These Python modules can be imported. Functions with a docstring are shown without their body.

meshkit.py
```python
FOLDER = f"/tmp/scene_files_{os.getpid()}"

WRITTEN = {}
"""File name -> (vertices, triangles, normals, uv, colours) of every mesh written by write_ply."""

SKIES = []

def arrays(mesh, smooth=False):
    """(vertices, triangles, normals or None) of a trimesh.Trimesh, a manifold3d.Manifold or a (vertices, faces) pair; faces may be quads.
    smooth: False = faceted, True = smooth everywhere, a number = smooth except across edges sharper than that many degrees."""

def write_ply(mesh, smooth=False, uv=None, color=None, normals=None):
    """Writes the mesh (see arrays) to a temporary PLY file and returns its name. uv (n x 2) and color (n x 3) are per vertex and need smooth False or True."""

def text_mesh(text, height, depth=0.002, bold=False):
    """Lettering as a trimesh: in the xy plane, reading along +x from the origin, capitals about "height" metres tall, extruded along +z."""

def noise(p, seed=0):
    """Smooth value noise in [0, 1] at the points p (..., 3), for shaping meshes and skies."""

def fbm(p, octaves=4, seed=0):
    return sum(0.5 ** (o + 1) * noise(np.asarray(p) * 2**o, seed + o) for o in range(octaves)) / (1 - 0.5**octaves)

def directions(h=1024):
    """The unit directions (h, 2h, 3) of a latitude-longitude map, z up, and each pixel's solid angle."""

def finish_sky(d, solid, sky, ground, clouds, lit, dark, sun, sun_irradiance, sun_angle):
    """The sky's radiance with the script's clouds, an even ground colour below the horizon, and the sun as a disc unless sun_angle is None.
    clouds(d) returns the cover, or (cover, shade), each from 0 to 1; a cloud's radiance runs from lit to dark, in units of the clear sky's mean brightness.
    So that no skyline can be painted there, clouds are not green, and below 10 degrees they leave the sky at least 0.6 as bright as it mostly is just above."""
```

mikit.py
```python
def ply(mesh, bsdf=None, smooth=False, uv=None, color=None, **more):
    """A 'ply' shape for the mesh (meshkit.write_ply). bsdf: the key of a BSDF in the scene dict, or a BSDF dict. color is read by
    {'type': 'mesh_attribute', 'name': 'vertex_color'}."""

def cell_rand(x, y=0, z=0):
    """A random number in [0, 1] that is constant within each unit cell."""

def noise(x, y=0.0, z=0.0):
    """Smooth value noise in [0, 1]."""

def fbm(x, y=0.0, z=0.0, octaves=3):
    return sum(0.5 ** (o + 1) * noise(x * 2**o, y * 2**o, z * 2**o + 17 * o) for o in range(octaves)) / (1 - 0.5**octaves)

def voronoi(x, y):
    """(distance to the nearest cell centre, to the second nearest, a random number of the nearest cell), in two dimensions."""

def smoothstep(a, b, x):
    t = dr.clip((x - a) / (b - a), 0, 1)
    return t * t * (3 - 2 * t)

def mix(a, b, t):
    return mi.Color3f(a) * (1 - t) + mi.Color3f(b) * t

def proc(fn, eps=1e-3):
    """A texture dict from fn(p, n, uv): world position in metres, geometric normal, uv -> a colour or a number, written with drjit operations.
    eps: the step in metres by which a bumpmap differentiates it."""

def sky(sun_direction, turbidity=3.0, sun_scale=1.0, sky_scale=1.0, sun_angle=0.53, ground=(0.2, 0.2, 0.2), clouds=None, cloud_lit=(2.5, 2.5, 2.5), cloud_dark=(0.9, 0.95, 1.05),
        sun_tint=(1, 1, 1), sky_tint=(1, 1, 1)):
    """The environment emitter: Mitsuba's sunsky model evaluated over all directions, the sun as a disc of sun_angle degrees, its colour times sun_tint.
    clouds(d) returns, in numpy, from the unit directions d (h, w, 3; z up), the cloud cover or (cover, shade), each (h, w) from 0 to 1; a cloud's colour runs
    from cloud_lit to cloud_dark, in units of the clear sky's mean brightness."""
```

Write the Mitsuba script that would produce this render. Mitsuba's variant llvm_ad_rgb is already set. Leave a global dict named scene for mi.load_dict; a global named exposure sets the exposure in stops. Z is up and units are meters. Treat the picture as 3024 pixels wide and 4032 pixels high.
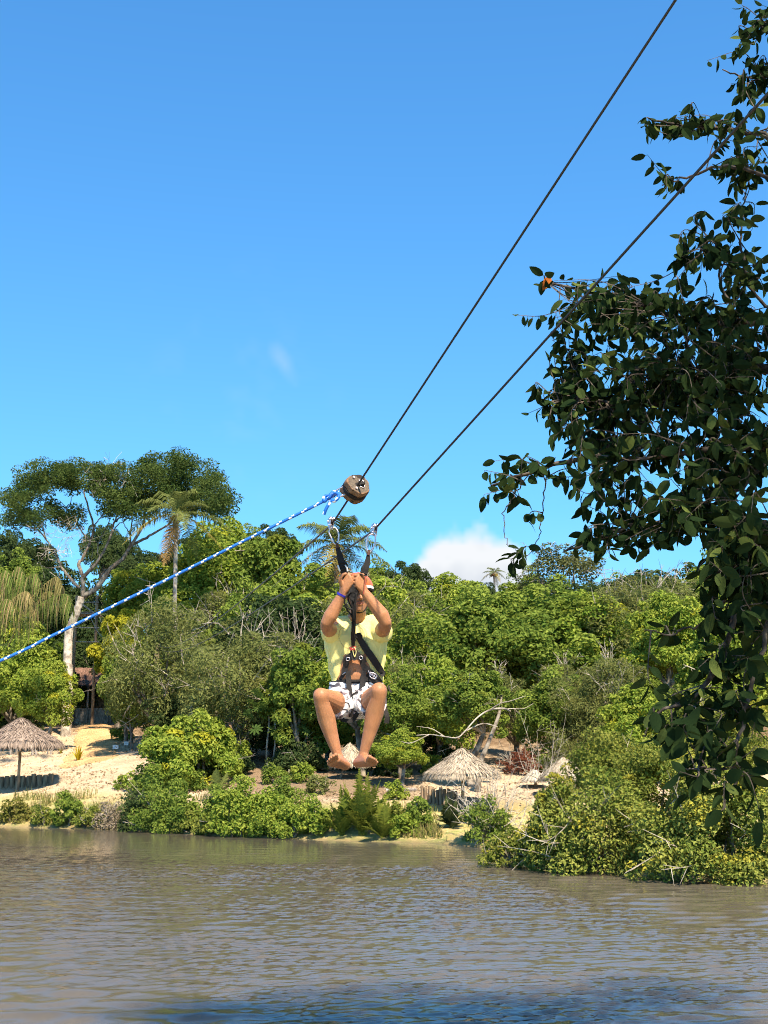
import math, random
import numpy as np, trimesh, drjit as dr, mitsuba as mi, mikit, meshkit
import manifold3d as m3
from mikit import noise, fbm, voronoi, smoothstep, mix, proc, ply, cell_rand

T = mi.ScalarTransform4f
scene, labels = {}, {}
PI = math.pi

# ------------------------------------------------------------------ camera
F_PX, W_PX, H_PX = 5000.0, 3024.0, 4032.0          # focal length in pixels of the photograph
CAM = np.array([0.0, 0.0, 2.75])                   # eye 2.75 m above the river
PITCH = math.atan(984 / F_PX)
FWD = np.array([0, math.cos(PITCH), math.sin(PITCH)])
UPV = np.array([0, -math.sin(PITCH), math.cos(PITCH)])
scene['camera'] = {'type': 'perspective', 'fov': math.degrees(2 * math.atan(W_PX / 2 / F_PX)), 'fov_axis': 'x',
                   'to_world': T().look_at(origin=CAM.tolist(), target=(CAM + FWD).tolist(), up=[0, 0, 1]),
                   'near_clip': 0.05, 'far_clip': 3000.0}
# ------------------------------------------------------------------ sky, sun, exposure
SUN = np.array([0.30, -0.74, 1.04]); SUN /= np.linalg.norm(SUN)


def cumulus(d):
    """One small cumulus low over the hill and a faint veil of thin cloud."""
    az = np.degrees(np.arctan2(d[..., 0], d[..., 1])); el = np.degrees(np.arcsin(np.clip(d[..., 2], -1, 1)))
    def vn(x, y, s):
        r = np.random.default_rng(s).random((64, 64))
        xi, yi = np.floor(x).astype(int), np.floor(y).astype(int); fx, fy = x - xi, y - yi
        fx, fy = fx * fx * (3 - 2 * fx), fy * fy * (3 - 2 * fy)
        g = lambda a, b: r[(xi + a) % 64, (yi + b) % 64]
        return (g(0, 0) * (1 - fx) + g(1, 0) * fx) * (1 - fy) + (g(0, 1) * (1 - fx) + g(1, 1) * fx) * fy
    n = sum(0.5 ** k * vn(az * 0.9 * 2 ** k, el * 1.1 * 2 ** k, k) for k in range(5)) / 1.9 - 0.5
    def lump(a, e, ra, re):
        return 1 - np.sqrt(((az - a) / ra) ** 2 + ((el - e) / re) ** 2)
    f = np.maximum.reduce([lump(3.2, 8.7, 1.5, 1.9), lump(4.3, 8.9, 1.6, 1.8), lump(5.4, 8.4, 1.2, 1.6), lump(2.2, 8.0, 1.0, 1.3)]) + 0.75 * n
    cover = np.clip(f / 0.42, 0, 1) ** 0.9 * np.clip((el - 4) / 2, 0, 1)
    veil = 0.10 * np.clip(1 - np.abs(az - 9) / 8, 0, 1) * np.clip(1 - np.abs(el - 7) / 4, 0, 1)
    wisp = 0.16 * np.clip(1 - np.hypot((az + 4.7 + .5 * (el - 17.7)) / .55, (el - 17.7) / 1.1) + n * .8, 0, 1) + 0.05 * np.clip(n * 3, 0, 1) * np.clip(1 - np.abs(el - 16) / 7, 0, 1) * np.clip(1 - np.abs(az + 7) / 6, 0, 1)
    veil = veil + wisp
    shade = np.clip(0.55 - (el - 7.2) * 0.26 - n * 0.8, 0, 1)
    return np.clip(np.maximum(cover, veil), 0, 1), shade


scene['sky_light'] = mikit.sky(SUN.tolist(), turbidity=2.6, sky_scale=1.08, sun_scale=1.45, sun_angle=1.5, clouds=cumulus, cloud_lit=(1.75, 1.80, 1.86), cloud_dark=(0.95, 1.10, 1.32),
                               sky_tint=(0.61, 1.19, 1.47), ground=(0.16, 0.15, 0.1))
exposure = 2.25


# ------------------------------------------------------------------ helpers
def at(px, py, Y):
    """The point of the plane y = Y that is seen at this pixel of the photograph."""
    d = (px - W_PX / 2) / F_PX * np.array([1.0, 0, 0]) + (H_PX / 2 - py) / F_PX * UPV + FWD
    return CAM + d * (Y / d[1])


def mpp(Y):
    return Y / F_PX


def rng(s):
    return np.random.default_rng(s)


def unit(v):
    v = np.asarray(v, float)
    return v / np.maximum(np.linalg.norm(v, axis=-1, keepdims=True), 1e-12)


def numbered(name):
    if not any(k == name or k.startswith(name + '__') for k in list(scene) + list(labels)):
        return name
    i = 1
    while any(k == f'{name}_{i:03d}' or k.startswith(f'{name}_{i:03d}__') for k in list(scene) + list(labels)):
        i += 1
    return f'{name}_{i:03d}'


COUNT = {}


def sub(parent, name):
    key = f'{parent}__{name}'
    n = COUNT.get(key, 0); COUNT[key] = n + 1
    return key if n == 0 else f'{key}_{n:03d}'


def thing(name, label=None, cat=None, group=None, kind=None):
    key = numbered(name)
    d = {}
    if label: d['label'] = label
    if cat: d['category'] = cat
    if group: d['group'] = group
    if kind: d['kind'] = kind
    labels[key] = d
    return key


def part(parent, name, mesh, bsdf, smooth=False, label=None, kind=None, color=None, uv=None, **more):
    key = sub(parent, name)
    scene[key] = ply(mesh, bsdf, smooth, uv=uv, color=color, **more)
    if label or kind:
        labels[key] = {k: v for k, v in (('label', label), ('kind', kind)) if v}
    return key


def whole(name, mesh, bsdf, label, cat=None, group=None, kind=None, smooth=False, color=None, uv=None):
    key = thing(name, label, cat, group, kind)
    scene[key] = ply(mesh, bsdf, smooth, uv=uv, color=color)
    return key


class Soup:
    """Collects triangles with a colour per vertex."""
    def __init__(self): self.v, self.f, self.c, self.n = [], [], [], 0
    def add(self, v, f, c=(1, 1, 1)):
        v = np.asarray(v, float).reshape(-1, 3); f = np.asarray(f, int)
        if f.shape[1] == 4: f = np.vstack([f[:, [0, 1, 2]], f[:, [0, 2, 3]]])
        self.v.append(v); self.f.append(f + self.n); self.c.append(np.broadcast_to(np.asarray(c, float), v.shape)); self.n += len(v)
        return self
    def mesh(self): return np.vstack(self.v), np.vstack(self.f)
    def col(self): return np.vstack(self.c)


def frames(p, up=(0.13, 0.21, 1.0)):
    p = np.asarray(p, float); t = unit(np.gradient(p, axis=0))
    a = np.cross(t[0], up)
    if np.linalg.norm(a) < 1e-3: a = np.cross(t[0], [1, 0, 0])
    a = unit(a); A = []
    for k in range(len(p)):
        a = unit(a - t[k] * (a @ t[k])); A.append(a)
    A = np.array(A)
    return t, A, np.cross(t, A)


def smooth_line(p, n):
    """Catmull-Rom through the points."""
    p = np.asarray(p, float)
    if len(p) < 3: return p[0] + (p[-1] - p[0]) * np.linspace(0, 1, n)[:, None]
    q = np.vstack([2 * p[0] - p[1], p, 2 * p[-1] - p[-2]])
    s = np.linspace(0, len(p) - 1 - 1e-9, n); i = s.astype(int); u = (s - i)[:, None]
    a, b, c, d = q[i], q[i + 1], q[i + 2], q[i + 3]
    return 0.5 * (2 * b + (c - a) * u + (2 * a - 5 * b + 4 * c - d) * u ** 2 + (3 * b - a - 3 * c + d) * u ** 3)


def tube(p, r, sides=8, caps=True):
    p = np.asarray(p, float); r = np.broadcast_to(np.asarray(r, float), (len(p),))
    t, a, b = frames(p); ang = np.arange(sides) * 2 * PI / sides
    v = p[:, None] + r[:, None, None] * (np.cos(ang)[None, :, None] * a[:, None] + np.sin(ang)[None, :, None] * b[:, None])
    i, j = np.meshgrid(np.arange(len(p) - 1), np.arange(sides), indexing='ij')
    q = np.stack([i * sides + j, i * sides + (j + 1) % sides, (i + 1) * sides + (j + 1) % sides, (i + 1) * sides + j], -1).reshape(-1, 4)
    f = np.vstack([q[:, [0, 1, 2]], q[:, [0, 2, 3]]]); v = v.reshape(-1, 3)
    if caps:
        n = len(v); v = np.vstack([v, p[:1], p[-1:]]); k = np.arange(sides); e = (len(p) - 1) * sides
        f = np.vstack([f, np.stack([k * 0 + n, (k + 1) % sides, k], 1), np.stack([k * 0 + n + 1, e + k, e + (k + 1) % sides], 1)])
    return v, f


def ribbon(p, nrm, w, th):
    """A flat strap along p: width w across, thickness th along the normal nrm (one per point or one for all)."""
    p = np.asarray(p, float); t = unit(np.gradient(p, axis=0)); n = np.broadcast_to(np.asarray(nrm, float), p.shape)
    n = unit(n - t * (n * t).sum(1, keepdims=True)); b = np.cross(t, n)
    w = np.broadcast_to(np.asarray(w, float), (len(p),))[:, None]
    v = np.stack([p - b * w / 2 - n * th / 2, p + b * w / 2 - n * th / 2, p + b * w / 2 + n * th / 2, p - b * w / 2 + n * th / 2], 1).reshape(-1, 3)
    i, j = np.meshgrid(np.arange(len(p) - 1), np.arange(4), indexing='ij')
    q = np.stack([i * 4 + j, i * 4 + (j + 1) % 4, (i + 1) * 4 + (j + 1) % 4, (i + 1) * 4 + j], -1).reshape(-1, 4)
    e = (len(p) - 1) * 4
    return v, np.vstack([q, [[0, 3, 2, 1]], [[e, e + 1, e + 2, e + 3]]])


def cards(P, N, L, Wd, r, col, fold=0.25, droop=0.0, A=None):
    """Many leaves: a folded rhombus of length L and width Wd at each point P with normal N. Returns v, f, c."""
    n = len(P); N = unit(N)
    if A is None: A = r.normal(size=(n, 3)); A[:, 2] -= droop
    A = unit(A - N * (A * N).sum(1, keepdims=True)); B = np.cross(N, A)
    L = np.broadcast_to(L, (n,))[:, None]; Wd = np.broadcast_to(Wd, (n,))[:, None]
    v = np.stack([P - A * L * .5, P + B * Wd * .5 + N * Wd * fold - A * L * .06, P + A * L * .5 - N * L * .08, P - B * Wd * .5 + N * Wd * fold - A * L * .06], 1)
    k = np.arange(n)[:, None] * 4
    f = np.concatenate([k + [0, 2, 1], k + [0, 3, 2]], 0)
    return v.reshape(-1, 3), f, np.repeat(np.asarray(col), 4, axis=0)


# ------------------------------------------------------------------ materials
def principled(color, rough=0.6, spec=0.4, **k):
    return {'type': 'twosided', 'bsdf': {'type': 'principled', 'base_color': color if isinstance(color, dict) else {'type': 'rgb', 'value': list(color)},
                                         'roughness': rough, 'specular': spec, **k}}


VC = {'type': 'mesh_attribute', 'name': 'vertex_color'}
scene['leaf_material'] = {'type': 'principledthin', 'base_color': VC, 'roughness': 0.45, 'diff_trans': 0.75, 'eta': 1.4}
scene['glossy_leaf_material'] = {'type': 'principledthin', 'base_color': VC, 'roughness': 0.38, 'diff_trans': 0.35, 'eta': 1.45}
scene['coloured_material'] = principled(VC, 0.8, 0.25)
scene['bark_material'] = principled(proc(lambda p, n, uv: mix((0.11, 0.09, 0.07), (0.34, 0.30, 0.24), smoothstep(0.3, 0.75, fbm(p.x * 6, p.y * 6, p.z * 3, 4)))), 0.85, 0.2)
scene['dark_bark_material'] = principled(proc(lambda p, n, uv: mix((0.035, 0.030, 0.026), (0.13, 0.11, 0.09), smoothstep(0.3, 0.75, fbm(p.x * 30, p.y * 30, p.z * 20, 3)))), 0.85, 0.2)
scene['pale_bark_material'] = principled(proc(lambda p, n, uv: mix((0.17, 0.14, 0.11), (0.50, 0.45, 0.37), smoothstep(0.25, 0.7, fbm(p.x * 5, p.y * 5, p.z * 3, 4)))), 0.85, 0.2)

# ------------------------------------------------------------------ terrain
SHORE = np.array([(-400, 75), (-60, 66), (-25, 60), (-17.3, 57), (-10.9, 54), (-5.5, 49.3), (-2, 47), (1.7, 45.3), (3.4, 43), (4.4, 37.5), (5.2, 33.5), (7.2, 31.2), (9.2, 30.2), (14, 28), (30, 22), (60, 18), (400, 10)], float)


INNER = np.array([(-400, 75), (-60, 66), (-25, 60), (-17.3, 57), (-10.9, 54), (-5.5, 49.3), (-2, 47), (1.7, 45.3), (5, 44), (12, 42), (30, 40), (400, 30)], float)


def shore(x):
    return np.interp(x, SHORE[:, 0], SHORE[:, 1])


# height against distance inland, for the left, the middle and the right of the far bank
_PX = np.array([-60, -18, -9, -3, 4, 12, 40.0])
_PROF = [([-30, -2, 0, 4, 6, 12, 22, 46, 70, 110, 200], [.3, .3, .3, 1.2, 1.7, 2.6, 4.0, 6.4, 10.5, 19, 26]),
         ([-30, -2, 0, 4, 7, 14, 27, 46, 70, 110, 200], [.3, .3, .3, 1.2, 1.75, 2.9, 4.6, 6.1, 10.5, 19, 26]),
         ([-30, -2, 0, 3, 7, 12, 24, 40, 70, 110, 200], [.3, .3, .3, 1.1, 1.7, 3.0, 5.2, 8.5, 13, 19, 26]),
         ([-30, -2, 0, 3, 6, 12, 22, 36, 60, 110, 200], [.3, .3, .3, 1.0, 1.5, 2.2, 3.2, 6.5, 11, 19, 26]),
         ([-30, -2, 0, 3, 7, 12, 22, 36, 60, 110, 200], [.3, .3, .3, .6, 1.0, 1.8, 2.6, 6.0, 10, 18, 25]),
         ([-30, -2, 0, 3, 7, 14, 24, 36, 60, 110, 200], [.35, .4, .5, .7, 1.1, 1.9, 2.9, 6.0, 10, 18, 25]),
         ([-30, -2, 0, 3, 7, 14, 24, 36, 60, 110, 200], [.35, .4, .5, .7, 1.1, 1.9, 2.9, 6.0, 10, 18, 25])]


def ground_z(x, y):
    x, y = np.atleast_1d(np.asarray(x, float)), np.atleast_1d(np.asarray(y, float))
    s = y - shore(x)
    inn = y - np.interp(x, INNER[:, 0], INNER[:, 1])
    hs = np.array([np.interp(inn, a, b) for a, b in _PROF])
    i = np.clip(np.searchsorted(_PX, x) - 1, 0, len(_PX) - 2); u = np.clip((x - _PX[i]) / (_PX[i + 1] - _PX[i]), 0, 1)
    k = np.arange(len(x)); far = hs[i, k] * (1 - u) + hs[i + 1, k] * u
    far = np.minimum(far, np.interp(s, [-8, -2, 0, 1.2, 4, 8], [-2, -.5, .1, .5, 1.3, 60]))
    lump = meshkit.fbm(np.stack([x * .35, y * .35, x * 0], 1), 3) - 0.5 if len(x) else 0
    far = far + 0.35 * lump * np.clip(s / 3, 0, 1)
    # terraces held by the two log walls
    for (x0, x1, yw, h) in TERRACE:
        inx = np.clip((x - x0 + .6) / .6, 0, 1) * np.clip((x1 + .6 - x) / .6, 0, 1)
        far = far + inx * h * (1 / (1 + np.exp(-np.clip((y - yw(x)) / .06, -40, 40))) - np.clip((y - yw(x) + 1.2) / 2.4, 0, 1))
    near = np.interp(y, [-60, -6, 1.5, 6.0, 8.5, 12], [3.0, 1.35, 1.2, .55, -.6, -2.0]) + 0.10 * lump
    return np.where(y < 15, near, np.where(s < -8, -2.0, far))


TERRACE = [(-30, -16.2, lambda x: 64.2 + 0 * x, 0.62), (1.7, 5.3, lambda x: 52.6 - (x - 1.7) * .5, 0.7)]


def grid_mesh(xs, ys, zf):
    X, Y = np.meshgrid(xs, ys); Z = zf(X.ravel(), Y.ravel())
    v = np.stack([X.ravel(), Y.ravel(), Z], 1); w = len(xs)
    i, j = np.meshgrid(np.arange(len(ys) - 1), np.arange(w - 1), indexing='ij')
    return v, np.stack([i * w + j, i * w + j + 1, (i + 1) * w + j + 1, (i + 1) * w + j], -1).reshape(-1, 4)


def spread(*pieces):
    return np.unique(np.round(np.concatenate([np.arange(a, b, s) for a, b, s in pieces]), 4))


xs = spread((-900, -100, 60), (-100, -32, 4), (-32, 24, .35), (24, 100, 4), (100, 901, 60))
ys = spread((-300, -20, 20), (-20, 12, .6), (12, 24, 2), (24, 76, .3), (76, 112, .6), (112, 120, 1.5), (120, 300, 10), (300, 1201, 60))


def ground_colour(p, n, uv):
    big = fbm(p.x * .5, p.y * .5, 0, 3); mid = fbm(p.x * 2.2, p.y * 2.2, 3.0, 4); fine = fbm(p.x * 9, p.y * 9, 7.0, 3)
    sand = mix((0.27, 0.21, 0.135), (0.41, 0.335, 0.235), mid)
    sand = mix(sand, (0.30, 0.22, 0.15), smoothstep(0.52, 0.70, fbm(p.x * 1.1, p.y * 1.6, 11.0, 4)) * 0.7)
    sand = mix(sand, (0.25, 0.18, 0.12), smoothstep(0.60, 0.72, fine) * 0.6)
    grass = mix((0.30, 0.24, 0.10), (0.20, 0.21, 0.07), smoothstep(0.35, 0.65, mid))
    grass = mix(grass, (0.40, 0.31, 0.16), smoothstep(0.5, 0.7, fine) * .6)
    litter = mix((0.09, 0.062, 0.04), (0.18, 0.125, 0.075), fine)
    low = 1 - smoothstep(0.75, 1.45, p.z + (big - .5) * .9)
    c = mix(sand, grass, low)
    wood = smoothstep(2.9, 3.9, p.z + (mid - .5) * 1.2 - 0.10 * dr.maximum(-p.x - 8, 0))
    wood = dr.maximum(wood, smoothstep(-8.5, -6.0, p.x) * (1 - smoothstep(0.5, 2.2, p.x)) * smoothstep(1.0, 1.5, p.z + (mid - .5) * .8) * .85)
    c = mix(c, litter, wood)
    c = mix(c, (0.13, 0.10, 0.06), 1 - smoothstep(-0.1, 0.18, p.z))
    return c


scene['ground_material'] = principled(proc(ground_colour), 0.95, 0.1)
gv, gf = grid_mesh(xs, ys, ground_z)
whole('ground', (gv, gf), 'ground_material', 'sandy far bank with yellow grass strip rising into forest floor', kind='structure', smooth=True)

# the dirt path that climbs to the hut
_pp = np.array([at(px, py, Y)[:2] for px, py, Y in ((330, 3000, 66), (355, 2975, 70.7), (385, 2930, 77), (375, 2880, 86), (362, 2835, 100))])


def path_mesh():
    c = smooth_line(_pp, 60); t = unit(np.gradient(c, axis=0)); nn = np.stack([t[:, 1], -t[:, 0]], 1)
    w = np.interp(np.arange(60), [0, 20, 59], [1.9, 1.6, 1.25]); k = np.linspace(-1, 1, 13)
    P = c[:, None] + nn[:, None] * (w[:, None, None] * k[None, :, None])
    P = P + (meshkit.fbm(np.dstack([P * .8, np.zeros(P.shape[:2] + (1,))]).reshape(-1, 3), 2).reshape(P.shape[:2]) - .5)[..., None] * .5 * nn[:, None]
    z = ground_z(P[..., 0].ravel(), P[..., 1].ravel()) + 0.10 - 0.14 * np.tile(np.abs(k) ** 3, 60) - np.repeat(np.interp(np.arange(60), [0, 9], [.22, 0]), 13)
    i, j = np.meshgrid(np.arange(59), np.arange(12), indexing='ij')
    return np.column_stack([P.reshape(-1, 2), z]), np.stack([i * 13 + j, i * 13 + j + 1, (i + 1) * 13 + j + 1, (i + 1) * 13 + j], -1).reshape(-1, 4)


scene['path_material'] = principled(proc(lambda p, n, uv: mix(mix((0.30, 0.18, 0.080), (0.43, 0.29, 0.15), fbm(p.x * 1.5, p.y * 1.5, 0, 4)), (0.22, 0.15, 0.08), smoothstep(.58, .7, fbm(p.x * 6, p.y * 6, 2, 3)) * .7)), 0.95, 0.1)
whole('path', path_mesh(), 'path_material', 'orange dirt path climbing from the beach into the dark gap in the forest', kind='structure', smooth=True)

# ------------------------------------------------------------------ water
wr = rng(5)


def wave_set(n, l0, octs, steep, spread_, mean=.3):
    out = []
    for k in range(n):
        lam = l0 * 2 ** (wr.random() * octs); th = wr.normal(mean, spread_) + PI / 2
        out.append((2 * PI / lam * math.cos(th), 2 * PI / lam * math.sin(th), lam / (2 * PI) * steep * math.sqrt(2 / n) * (.6 + .8 * wr.random()), wr.random() * 2 * PI))
    return out


LONG, SHORT = wave_set(22, .30, 1.7, .15, .34, .12), wave_set(48, .13, 1.1, .23, .55, .1)


def water_z(x, y):
    """Long glassy ripples in the near pool, short wind ripples in mid river, a calm lee along the far bank."""
    P = np.stack([x, y, x * 0], 1); warp = meshkit.fbm(P * .3, 2) * 8; edge = meshkit.fbm(P * [.12, .2, 1] + 5, 3) - .5; gust = meshkit.fbm(P * [.35, .7, 1] + 9, 3)
    s = y + .25 * x + edge * 9; lee = np.interp(y - shore(x), [-13, -7], [1, 0])
    wind = np.clip((s - 14.8) / 3.0, 0, 1) * np.clip((lee + edge * .9), .05, 1)
    zl = sum(a * np.sin(kx * x + ky * y + ph + warp * (.3 + (ph % 1) * .5)) for kx, ky, a, ph in LONG)
    zs = sum(a * np.sin(kx * x + ky * y + ph + warp * (.3 + (ph % 1))) for kx, ky, a, ph in SHORT)
    inside = np.clip((60 - np.abs(x)) / 40, 0, 1)
    return (zl * np.clip(1.15 - .75 * wind, 0, 1) * np.interp(y, [18, 30, 44], [1, .6, .12]) + zs * wind * np.clip(gust * 1.5 + .15, .3, 1.2)) * inside


wx = spread((-700, -100, 50), (-100, -24, 4), (-24, -16, .5), (-16, -8, .13), (-8, 8, .075), (8, 16, .13), (16, 24, .5), (24, 100, 4), (100, 701, 50))
wy = spread((5, 10.5, .5), (10.5, 22, .05), (22, 36, .07), (36, 58, .12), (58, 80, 2))
scene['water_material'] = {'type': 'roughplastic', 'diffuse_reflectance': {'type': 'rgb', 'value': [0.104, 0.092, 0.070]}, 'int_ior': 1.33, 'alpha': 0.025, 'nonlinear': False}
whole('water', grid_mesh(wx, wy, water_z), 'water_material', 'murky brown river with wind ripples and blue sky reflections', kind='structure', smooth=True)


def ground_Y(px, py, lo=26.0, hi=150.0):
    """The distance at which the line of sight through this pixel meets the ground or the water's edge."""
    Y = np.arange(lo, hi, .1); P = np.array([at(px, py, y) for y in Y]); g = np.maximum(ground_z(P[:, 0], P[:, 1]), 0.02)
    k = np.nonzero(P[:, 2] <= g)[0]
    if py > 3225: 
        on = ground_z(P[:, 0], P[:, 1]) > 0.0; k = np.nonzero((P[:, 2] <= g) & on)[0]
    return float(Y[k[0]]) if len(k) else hi

# ------------------------------------------------------------------ trees of the hill: kinds built once, then one instance per tree
def crown_soup(r, n_puff, n_leaf, size, cols, flat=1.0, inner=0.25, tip=None, tipf=0.0, thin=False, low=-0.65):
    """A unit crown: puffs over an uneven ball, leaves over the puffs. cols: two leaf colours; tip: colour of some puffs' upper leaves."""
    d = unit(r.normal(size=(n_puff * 3, 3))); d = d[d[:, 2] > low + 0.15 * r.normal(size=len(d))][:n_puff]
    shape = 0.62 + 0.76 * meshkit.fbm(d * 1.3 + 7 * r.random(3), 2)
    rad = r.uniform(0.40, 0.92, len(d)) * shape; pr = r.uniform(0.14, 0.30, len(d)) * (1.15 - 0.35 * rad)
    c = d * rad[:, None] * [1, 1, flat]
    which = r.choice(len(d), n_leaf, p=pr ** 2 / (pr ** 2).sum())
    e = unit(r.normal(size=(n_leaf, 3)) + d[which] * 0.55 + [0, 0, .25])
    rr = pr[which] * np.where(r.random(n_leaf) < inner, r.random(n_leaf), r.uniform(0.82, 1.08, n_leaf))
    P = c[which] + e * rr[:, None] * [1, 1, .85]
    N = unit(e * 0.7 + [0, 0, .55] + r.normal(size=(n_leaf, 3)) * 0.55)
    a, b = np.array(cols[0]), np.array(cols[1])
    t = np.clip(r.normal(0.5, 0.28, (n_leaf, 1)) + r.normal(0, .22, (len(d), 1))[which], 0, 1)
    col = a * (1 - t) + b * t
    if tip is not None:
        mark = (r.random(len(d)) < tipf)[which] & (e[:, 2] > r.uniform(-.1, .6, n_leaf))
        col = np.where(mark[:, None], np.array(tip) * r.uniform(.7, 1.15, (n_leaf, 1)), col)
    L = size * r.uniform(0.65, 1.3, n_leaf)
    s = Soup(); s.add(*cards(P, N, L, L * (0.28 if thin else 0.58), r, col))
    return s, c


def limb_soup(c, r, base=-2.6, rt=0.075, lean=0.12, n=9, col=None):
    """Trunk and limbs from below the crown to some of its puffs."""
    s = Soup(); fork = np.array([r.normal(0, lean), r.normal(0, lean), -0.75])
    tr = smooth_line([[r.normal(0, lean * 1.5), r.normal(0, lean * 1.5), base], [r.normal(0, lean), r.normal(0, lean), base * .55 - .3], fork], 9)
    s.add(*tube(tr, np.linspace(rt * 1.35, rt * .8, 9), 7))
    for k in r.choice(len(c), min(n, len(c)), replace=False):
        e = c[k] * r.uniform(.75, 1.0); m = fork * .5 + e * .5 + r.normal(0, .09, 3)
        s.add(*tube(smooth_line([fork, m, e], 7), np.linspace(rt * .55, rt * .12, 7), 5))
    return s


def twig_soup(c, r, n, length=0.5, rad=0.012, out=1.0):
    """Bare grey twigs that stick out of a crown."""
    s = Soup()
    for k in range(n):
        o = c[r.integers(len(c))] * 0.9; d = unit(o * out + r.normal(0, .5, 3) + [0, 0, .3])
        p = [o, o + d * length * .5 + r.normal(0, .05, 3), o + d * length + r.normal(0, .1, 3)]
        s.add(*tube(smooth_line(p, 5), np.linspace(rad, rad * .3, 5), 3, False))
        for q in range(3):
            a = smooth_line(p, 9)[r.integers(3, 8)]; dd = unit(d + r.normal(0, .7, 3))
            s.add(*tube([a, a + dd * length * r.uniform(.2, .5)], [rad * .5, rad * .2], 3, False))
    return s


KINDS = {}


def kind(name, seed, n_puff, n_leaf, size, cols, twigs=0, bark='bark_material', **k):
    r = rng(seed); s, c = crown_soup(r, n_puff, n_leaf, size, cols, **k)
    g = {'type': 'shapegroup', 'crown': ply(s.mesh(), 'leaf_material', color=s.col()), 'trunk': ply(limb_soup(c, r).mesh(), bark, True)}
    if twigs: g['branch'] = ply(twig_soup(c, r, twigs).mesh(), 'pale_bark_material', True)
    scene[f'kind_{name}'] = g
    KINDS[name] = f'kind_{name}'


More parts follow.
